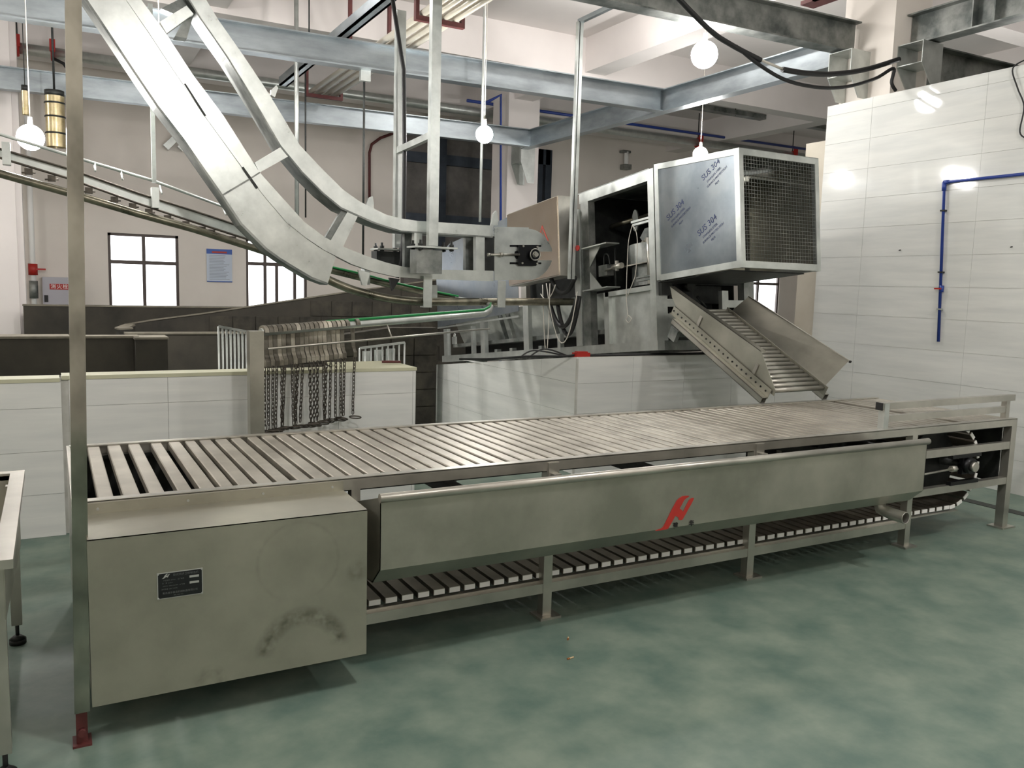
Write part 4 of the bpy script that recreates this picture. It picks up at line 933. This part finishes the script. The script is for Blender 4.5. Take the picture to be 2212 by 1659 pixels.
# guard box with mesh
gx0, gx1 = 0.0, 0.905; gy0, gy1 = -1.135, -0.07
zb = lambda y: 0.632 + (y - gy0) * 0.0 ; ztop = lambda y: 1.574 + (y - gy0) * 0.106
fr = MB(); w = 0.055
for x in (gx0, gx1 - 0.03):
    fr.hexa([(x, gy0, 0.622), (x + 0.03, gy0, 0.622), (x + 0.03, gy0 + w, 0.622), (x, gy0 + w, 0.622), (x, gy0, ztop(gy0)), (x + 0.03, gy0, ztop(gy0)), (x + 0.03, gy0 + w, ztop(gy0 + w)), (x, gy0 + w, ztop(gy0 + w))])
    fr.hexa([(x, gy1 - w, 0.632), (x + 0.03, gy1 - w, 0.632), (x + 0.03, gy1, 0.632), (x, gy1, 0.632), (x, gy1 - w, ztop(gy1 - w)), (x + 0.03, gy1 - w, ztop(gy1 - w)), (x + 0.03, gy1, ztop(gy1)), (x, gy1, ztop(gy1))])
    fr.box(x, x + 0.03, gy0 + w, gy1 - w, 0.625, 0.625 + w)
    a, b = gy0 + w, gy1 - w
    fr.hexa([(x, a, ztop(a) - w), (x + 0.03, a, ztop(a) - w), (x + 0.03, b, ztop(b) - w), (x, b, ztop(b) - w), (x, a, ztop(a)), (x + 0.03, a, ztop(a)), (x + 0.03, b, ztop(b)), (x, b, ztop(b))])
fr.box(gx0 + 0.03, gx1 - 0.03, gy0, gy0 + 0.03, 0.622, 0.622 + w).box(gx0 + 0.03, gx1 - 0.03, gy0, gy0 + 0.03, ztop(gy0) - w, ztop(gy0)).box(gx0 + 0.03, gx0 + 0.045, gy0, gy0 + 0.03, 0.67, 1.53).box(gx1 - 0.045, gx1 - 0.03, gy0, gy0 + 0.03, 0.67, 1.53)
guard = fr.build('mesh_guard_frame', M_galv, Mach, local=True)
sp = MB().prism([(gx0 + 0.008, gy0 + w - 0.01, 0.67), (gx0 + 0.008, gy1 - w + 0.01, 0.67), (gx0 + 0.008, gy1 - w + 0.01, ztop(gy1 - w) - w + 0.01), (gx0 + 0.008, gy0 + w - 0.01, ztop(gy0 + w) - w + 0.01)], (0.004, 0, 0)).build('side_panel', M_film, guard, local=True, label='blue-filmed steel sheet')
MB().prism([(gx1 - 0.012, gy0 + w, 0.67), (gx1 - 0.012, gy1 - w, 0.67), (gx1 - 0.012, gy1 - w, ztop(gy1 - w) - w), (gx1 - 0.012, gy0 + w, ztop(gy0 + w) - w)], (0.004, 0, 0)).build('side_panel', M_steel2, guard, local=True)
MB().hexa([(gx0, gy0, ztop(gy0) - 0.004), (gx1, gy0, ztop(gy0) - 0.004), (gx1, gy1, ztop(gy1) - 0.004), (gx0, gy1, ztop(gy1) - 0.004), (gx0, gy0, ztop(gy0)), (gx1, gy0, ztop(gy0)), (gx1, gy1, ztop(gy1)), (gx0, gy1, ztop(gy1))]).build('top_sheet', M_galvdark, guard, local=True)
MB().box(gx0 + 0.05, gx1 - 0.05, -0.30, -0.28, 0.66, 1.6).build('inner_baffle', M_steel2, guard, local=True)
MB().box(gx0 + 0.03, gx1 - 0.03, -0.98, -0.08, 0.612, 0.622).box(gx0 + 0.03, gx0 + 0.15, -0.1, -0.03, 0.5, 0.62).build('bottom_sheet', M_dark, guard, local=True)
ms = MB(); nx, nz = 26, 28
mx0, mx1, mz0, mz1 = gx0 + 0.045, gx1 - 0.045, 0.677, ztop(gy0) - w
for k in range(nx + 1):
    x = mx0 + (mx1 - mx0) * k / nx; ms.box(x - 0.0011, x + 0.0011, gy0 + 0.010, gy0 + 0.013, mz0, mz1)
for k in range(nz + 1):
    z = mz0 + (mz1 - mz0) * k / nz; ms.box(mx0, mx1, gy0 + 0.007, gy0 + 0.010, z - 0.0011, z + 0.0011)
ms.build('wire_mesh', M_galvdark, guard, local=True)
def film_text(y, z, s=0.075):
    R3 = Matrix.Rotation(-PI / 2, 4, 'Z') @ Matrix.Rotation(PI / 2, 4, 'X') @ Matrix.Rotation(math.radians(27), 4, 'Z')
    for txt, sz, dx, dz in (('SUS 304', s, 0, 0), ('STAINLESS STEEL', s * 0.36, 0.01, -0.06), ('SURFACE PROTECTION', s * 0.36, 0.03, -0.10), ('FILM', s * 0.36, 0.01, -0.14)):
        mw = Matrix.Translation((gx0 + 0.0065, y, z)) @ R3 @ Matrix.Translation((dx, dz, 0))
        text_obj(txt, sz, M_print, guard, 'film_print', mw, ext=0.0003)
film_text(-0.34, 1.22); film_text(-0.74, 1.02); film_text(-0.80, 1.47, 0.07)
# electrical cabinet fixed beside the machine
Cab = thing('control_cabinet', (4.66, 3.82, 1.765), 'stainless electrical cabinet with a red warning triangle beside the restrainer', 'cabinet', rot=(-TH, 0, 0))
ch = 0.81; cd = 1.08
MB().box(0.0, 0.18, 0, cd, 0, ch).build('cabinet_body', M_steel, Cab, local=True)
MB().box(-0.012, 0.0, 0.015, cd - 0.01, 0.01, ch - 0.01).build('cabinet_door', mat('cabinet_sheet', srgb(176, 164, 150), srgb(188, 178, 166), rough=0.24, metal=1.0, scale=2), Cab, local=True)
tri = [(0, 0.12), (-0.104, -0.06), (0.104, -0.06)]; ti = [(0, 0.092), (-0.08, -0.046), (0.08, -0.046)]
m = MB(); yc, zc = 0.31, 0.44
for i in range(3):
    j = (i + 1) % 3
    m.prism([(-0.0135, yc - tri[i][0] * 1.15, zc + tri[i][1]), (-0.0135, yc - tri[j][0] * 1.15, zc + tri[j][1]), (-0.0135, yc - ti[j][0] * 1.15, zc + ti[j][1]), (-0.0135, yc - ti[i][0] * 1.15, zc + ti[i][1])], (0.001, 0, 0))
m.prism([(-0.0135, yc - 0.01, zc + 0.05), (-0.0135, yc + 0.02, zc), (-0.0135, yc, zc), (-0.0135, yc + 0.01, zc - 0.035), (-0.0135, yc - 0.02, zc + 0.015), (-0.0135, yc, zc + 0.015)], (0.001, 0, 0))
m.build('warning_triangle', M_warn, Cab, local=True)
m = MB()
def loop(c, r, dz, th, n=14): return [Vector((c[0], c[1] + r * math.cos(a), c[2] + dz * math.sin(a))) for a in [PI * 1.0 + PI * k / n for k in range(n + 1)]]
for (u0, v0, u1, v1, sag, X, r, mt, nm) in ((1190, 600, 1243, 598, 34, 4.72, 0.022, M_black, 'hose'), (1186, 648, 1247, 640, 62, 4.72, 0.022, M_black, 'hose'), (1203, 650, 1252, 640, 78, 4.75, 0.022, M_black, 'hose'),
        (1172, 615, 1188, 612, 150, 4.6, 0.005, M_cable, 'cable'), (1180, 612, 1247, 630, 120, 4.6, 0.005, M_cable, 'cable'), (1168, 635, 1200, 615, 20, 4.6, 0.005, M_cable, 'cable')):
    pts = []
    for k in range(13):
        s = k / 12; pts.append(at(u0 + (u1 - u0) * s, v0 + (v1 - v0) * s + sag * (1 - (2 * s - 1) ** 2), 'X', X))
    mi = (Matrix.Translation(Cab.location) @ Matrix.Rotation(-TH, 4, 'X')).inverted()
    MB().tube([mi @ p for p in pts], r, 8).build(nm, mt, Cab, local=True)
# rope loop hanging in the bay
pts = [at(u, v, 'X', 4.92) for u, v in ((1366, 486), (1358, 520), (1355, 570), (1353, 640), (1356, 680), (1352, 690), (1358, 697), (1364, 688), (1357, 681))]
MB().tube(curve(pts, 4), 0.004, 6).tube(curve([at(u, v, 'X', 4.92) for u, v in ((1366, 486), (1374, 500), (1377, 530), (1373, 590), (1367, 610), (1355, 640))], 4), 0.004, 6).build('hanging_string', M_cable, label='white string looped over a bar in the open bay', cat='string')
# plug and cable on the plinth top
p = at(1258, 768, 'Y', 2.70); pz = ramp(2.72)
px_ = p.x
MB().box(px_ - 0.07, px_ + 0.07, 2.68, 2.76, pz, pz + 0.04).box(px_ - 0.05, px_ + 0.05, 2.69, 2.75, pz + 0.04, pz + 0.05).build('red_plug', M_red, label='red socket block lying on the edge of the plinth', cat='plug')
cb = [(px_ - 0.07, 2.72, pz + 0.02)] + [(px_ - 0.15 - 0.2 * k, 2.8 + 0.28 * k, ramp(2.8 + 0.28 * k) + 0.012 + 0.01 * (k % 2)) for k in range(4)]
MB().tube(curve(cb), 0.010, 8).tube(curve([(4.25, 3.0, ramp(3.0) + .02), (4.3, 3.5, ramp(3.5) + .10), (4.35, 3.9, ramp(3.9) + .02)]), 0.008, 6).tube(curve([(4.35, 3.1, ramp(3.1) + .01), (4.25, 3.6, ramp(3.6) + .09), (4.3, 4.0, ramp(4.0) + .02)]), 0.008, 6).build('extension_lead', M_black, label='tangled black cord lying beside the red socket block', cat='cord')
MB().tube([(px_ + 0.07, 2.72, pz + 0.012), (6.6, 2.70, ramp(2.70) + 0.012)], 0.012, 8).build('extension_lead', M_black, label='straight black cord along the plinth edge under the machine', cat='cord')

# ------------------------------------------------------------------ roller chute
PH = math.radians(26.8)
Ch = thing('roller_chute', (4.90, 1.24, 0.805), 'stainless roller chute sloping from the restrainer down onto the conveyor', 'chute', rot=(PH, 0, 0))
def cB(name, m, *bx, parent=None):
    mb = MB()
    for b in bx: mb.box(*b)
    return mb.build(name, m, parent or Ch, local=True)
LT = 1.24
for x in (0.0, 0.69):
    T_ = 0.004; a, b = x, x + 0.05
    cB('support_tube', M_steel, (a, b, 0.0, LT, -0.01, -0.006), (a, b, 0.0, LT, 0.036, 0.04), (a, a + T_, 0, LT, -0.01, 0.04), (b - T_, b, 0, LT, -0.01, 0.04))
cB('roller_channel', M_steel2, (0.055, 0.06, 0.0, LT + 0.1, 0.03, 0.11), (0.035, 0.06, 0.0, LT + 0.1, 0.04, 0.044)); chan = COL.objects[-1]
cB('roller_channel', M_steel2, (0.685, 0.69, 0.0, LT + 0.1, 0.03, 0.11))
nr = 22
for k in range(nr):
    y = 0.045 + k * 0.0605
    r_ = MB().cyl((0.062, y, 0.075), (0.683, y, 0.075), 0.021, 16).build('roller', M_steel, Ch, local=True)
    MB().cyl((0.050, y, 0.075), (0.056, y, 0.075), 0.008, 6).build('axle_nut', M_dark, r_, local=True)
    MB().cyl((0.683, y, 0.075), (0.686, y, 0.075), 0.012, 8).build('axle_end', M_black, r_, local=True)
m = MB(); x = 0.075
m.prism([(x, -0.03, 0.075), (x, -0.02, 0.122), (x, 0.265, 0.300), (x, 1.50, 0.225), (x, 1.42, 0.15), (x, 1.20, 0.045)], (0.004, 0, 0))
m.hexa([(x - 0.0, 0.265, 0.296), (x + 0.055, 0.265, 0.296), (x + 0.055, 1.50, 0.221), (x, 1.50, 0.221), (x, 0.265, 0.300), (x + 0.055, 0.265, 0.300), (x + 0.055, 1.50, 0.225), (x, 1.50, 0.225)])
m.build('side_guard', M_steel2, Ch, local=True)
for y in (0.22, 0.98): cB('guard_strap', M_steel, (0.064, 0.074, y, y + 0.03, 0.04, 0.20))
m = MB(); m.hexa([(0.70, 0.045, 0.095), (0.70, 1.32, 0.04), (0.705, 1.32, 0.04), (0.705, 0.045, 0.095), (1.00, 0.16, 0.255), (1.00, 1.44, 0.17), (1.005, 1.44, 0.17), (1.005, 0.16, 0.255)])
fg = m.build('flared_side_guard', M_steel2, Ch, local=True)
cB('guard_edge_tube', M_steel, (0.995, 1.015, 0.15, 0.9, 0.23, 0.25)); 
bpy.data.objects.remove(COL.objects[-1])
MB().bar((1.003, 0.15, 0.255), (1.003, 1.44, 0.171), 0.014, 0.014).build('guard_edge_tube', M_steel, Ch, local=True)
MB().bar((1.003, 0.138, 0.2555), (1.003, 0.15, 0.255), 0.018, 0.018).build('tube_end_cap', M_black, Ch, local=True)
cB('chute_bearer', M_galvdark, (-0.02, 0.02, 1.10, 1.20, -0.12, -0.01), (0.0, 0.7, 1.12, 1.18, -0.08, -0.03))
MB().box(4.895, 4.955, 1.20, 1.26, 0.79, 0.80)

# ------------------------------------------------------------------ fittings on the walls
XW = 7.235
bp = [at(2240, 373, 'X', XW), at(2046, 393, 'X', XW), at(2040, 399, 'X', XW), at(2027, 738, 'X', XW)]
t = thing('blue_wall_pipe', bp[3], 'blue water pipe bent down the right tiled wall', 'pipe')
MB().tube(bp, 0.0135, 12).build('pipe', M_blue, t)
MB().cyl(at(2050, 393, 'X', XW), at(2039, 394, 'X', XW), 0.019, 12).cyl(at(2040, 394, 'X', XW), at(2039, 412, 'X', XW), 0.019, 12).build('elbow', M_blue, t)
p = at(2034, 624, 'X', XW)
MB().cyl(p + Vector((0, 0, 0.03)), p - Vector((0, 0, 0.03)), 0.019, 12).build('valve_body', M_blue, t)
MB().box(p.x - 0.03, p.x - 0.018, p.y - 0.01, p.y + 0.055, p.z - 0.006, p.z + 0.008).build('valve_handle', M_red, t)
for v in (455, 588, 668):
    p = at(2040 - (v - 399) * 13 / 339, v, 'X', XW)
    MB().box(p.x - 0.018, 7.256, p.y - 0.022, p.y + 0.022, p.z - 0.007, p.z + 0.007).build('pipe_clip', M_dark if v != 668 else M_galv, t)
for u, v, du, dv in ((1945, 540, 0, 14), (2186, 533, 0, 3)):
    p = at(u, v, 'X', 7.255); MB().cyl((7.258, p.y, p.z), (7.235, p.y, p.z - 0.004), 0.005, 6).build('wall_nail', M_dark, label='small %s nail in the tiled wall %s' % (('dark', 'left of the blue pipe') if u < 2000 else ('black', 'right of the blue pipe')), cat='nail')
# hydrant box, riser pipe, poster on the back wall
a = at(91, 598, 'Y', 13.7); b = at(152, 665, 'Y', 13.7)
t = thing('hydrant_box', ((a.x + b.x) / 2 + 0.1, 13.85, 1.0), 'grey fire hydrant box with a red label on the back wall', 'cabinet')
MB().box(a.x, b.x + 0.12, 13.72, 13.99, 0.95, a.z).build('box_body', M_boxgrey, t)
MB().box(a.x + 0.02, b.x + 0.10, 13.705, 13.72, 0.97, a.z - 0.02).build('door', M_boxgrey, t)
la = at(107, 613, 'Y', 13.70); lb = at(149, 626, 'Y', 13.70)
MB().box(la.x, lb.x, 13.698, 13.704, lb.z, la.z).build('label_plate', M_red, t)
pc = Vector(((la.x + lb.x) / 2, 13.6965, (la.z + lb.z) / 2)) - t.location
text_obj('消火栓', 0.088, M_white, t, 'lettering', Matrix.Translation(pc) @ Matrix.Rotation(PI / 2, 4, 'X'), spacing=1.15)
p = at(100, 645, 'Y', 13.70); MB().box(p.x - 0.03, p.x + 0.03, 13.69, 13.705, p.z - 0.06, p.z + 0.06).build('latch', M_black, t)
t = thing('riser_pipe', at(74, 655, 'Y', 13.8), 'white riser pipe with a red valve in the far left corner', 'pipe')
pa = at(74, 170, 'Y', 13.8); pb = at(74, 655, 'Y', 13.8)
MB().cyl((pb.x, 13.8, 0.0), (pb.x, 13.8, 4.9), 0.045, 12).build('pipe', M_white, t)
p = at(75, 582, 'Y', 13.8); MB().cyl((pb.x, 13.8, p.z - 0.1), (pb.x, 13.8, p.z + 0.1), 0.075, 12).box(pb.x, pb.x + 0.2, 13.75, 13.8, p.z - 0.01, p.z + 0.02).build('valve', M_red, t)
MB().cyl((pb.x, 13.8, 1.2), (pb.x, 13.8, p.z - 0.2), 0.07, 12).build('pipe_sleeve', M_galvdark, t)
a = at(446, 537, 'Y', 13.97); b = at(502, 610, 'Y', 13.97)
t = thing('wall_poster', (0.5 * (a.x + b.x), 13.98, b.z), 'pale blue notice poster between the two left windows', 'poster')
MB().box(a.x, b.x, 13.975, 13.985, b.z, a.z).build('sheet', M_paper, t)
hz = a.z - b.z
MB().box(a.x, b.x, 13.971, 13.975, a.z - hz * 0.15, a.z).box(a.x, b.x, 13.971, 13.975, b.z, b.z + hz * 0.03).build('blue_band', M_paperblue, t)
MB().box(a.x + 0.1, b.x - 0.1, 13.968, 13.971, a.z - hz * 0.12, a.z - hz * 0.07).build('red_heading', M_warn, t)
m = MB(); random.seed(5)
for k in range(17):
    z = a.z - hz * (0.19 + k * 0.045); m.box(a.x + 0.05, b.x - 0.05 - random.uniform(0, 0.12), 13.971, 13.975, z - hz * 0.016, z)
m.build('text_lines', M_papergrey, t)
# ducts at the upper left
def duct(u0, u1, v0, v1, Y, m, label, rings=True):
    a = at((u0 + u1) / 2, v0, 'Y', Y); b = at((u0 + u1) / 2, v1, 'Y', Y); r = (at(u1, v0, 'Y', Y).x - at(u0, v0, 'Y', Y).x) / 2
    t = thing('hanging_duct', b, label, 'duct')
    MB().tube([(b.x, Y, b.z), (b.x, Y, a.z)], r, 20, cap=False).tube([(b.x, Y, b.z), (b.x, Y, a.z)], r * 0.94, 20, cap=False).build('duct_tube', m, t)
    MB().cyl((b.x, Y, a.z - 0.05), (b.x, Y, a.z + 0.02), r * 1.02, 20).cyl((b.x, Y, a.z), (b.x, Y, ZC), r * 0.12, 8).build('duct_cap', M_dark, t)
    if rings:
        for s in (0.25, 0.55, 0.80): MB().ring((b.x, Y, b.z + (a.z - b.z) * s), (0, 0, 1), r * 1.02, 0.012, 20, 5).build('duct_ring', M_dark, t)
duct(100, 143, 200, 318, 9.4, M_duct, 'foil-coloured round duct hanging beside the left bulb')
duct(48, 64, 188, 248, 9.4, M_duct, 'thin foil-coloured duct hanging directly above the left bulb', rings=False)
a = at(352, 290, 'Y', 13.8); b = at(402, 322, 'Y', 13.8)
t = thing('wall_fan_hood', a, 'pale slatted hood on the back wall behind the hoist band', 'hood')
for k in range(2): MB().bar((a.x + 0.05 + k * 0.25, 13.9, b.z), (a.x + 0.35 + k * 0.25, 13.9, a.z + 0.1), 0.12, 0.12).build('hood_slat', M_galv, t)
p = at(1356, 330, 'Y', 13.8); t = thing('wall_lamp', p, 'white wall fitting high on the back wall behind the restrainer', 'fitting')
MB().cyl((p.x, 13.85, p.z - 0.3), (p.x, 13.85, p.z + 0.03), 0.06, 10).build('tube', M_white, t); MB().box(p.x - 0.14, p.x + 0.10, 13.8, 13.95, p.z + 0.0, p.z + 0.06).box(p.x - 0.10, p.x + 0.10, 13.75, 13.95, p.z - 0.40, p.z - 0.28).build('mount', M_galvdark, t)
# cigarette butts
for u, v, r_, lab in ((1227, 1381, 0.9, 'small cigarette butt on the green floor, the one nearer the conveyor'), (1230, 1424, 0.1, 'longer cigarette butt on the green floor, the one nearer the camera')):
    p = at(u, v, 'Z', 0.0); L = 0.024 if v > 1400 else 0.014; d = Vector((math.cos(r_), math.sin(r_), 0))
    t = thing('cigarette_butt', p, lab, 'litter')
    MB().cyl(p + Vector((0, 0, .004)), p + d * L + Vector((0, 0, .004)), 0.004, 8).build('paper', M_butt, t)
    MB().cyl(p - d * 0.012 + Vector((0, 0, .004)), p + Vector((0, 0, .004)), 0.0041, 8).build('filter', M_buttf, t)
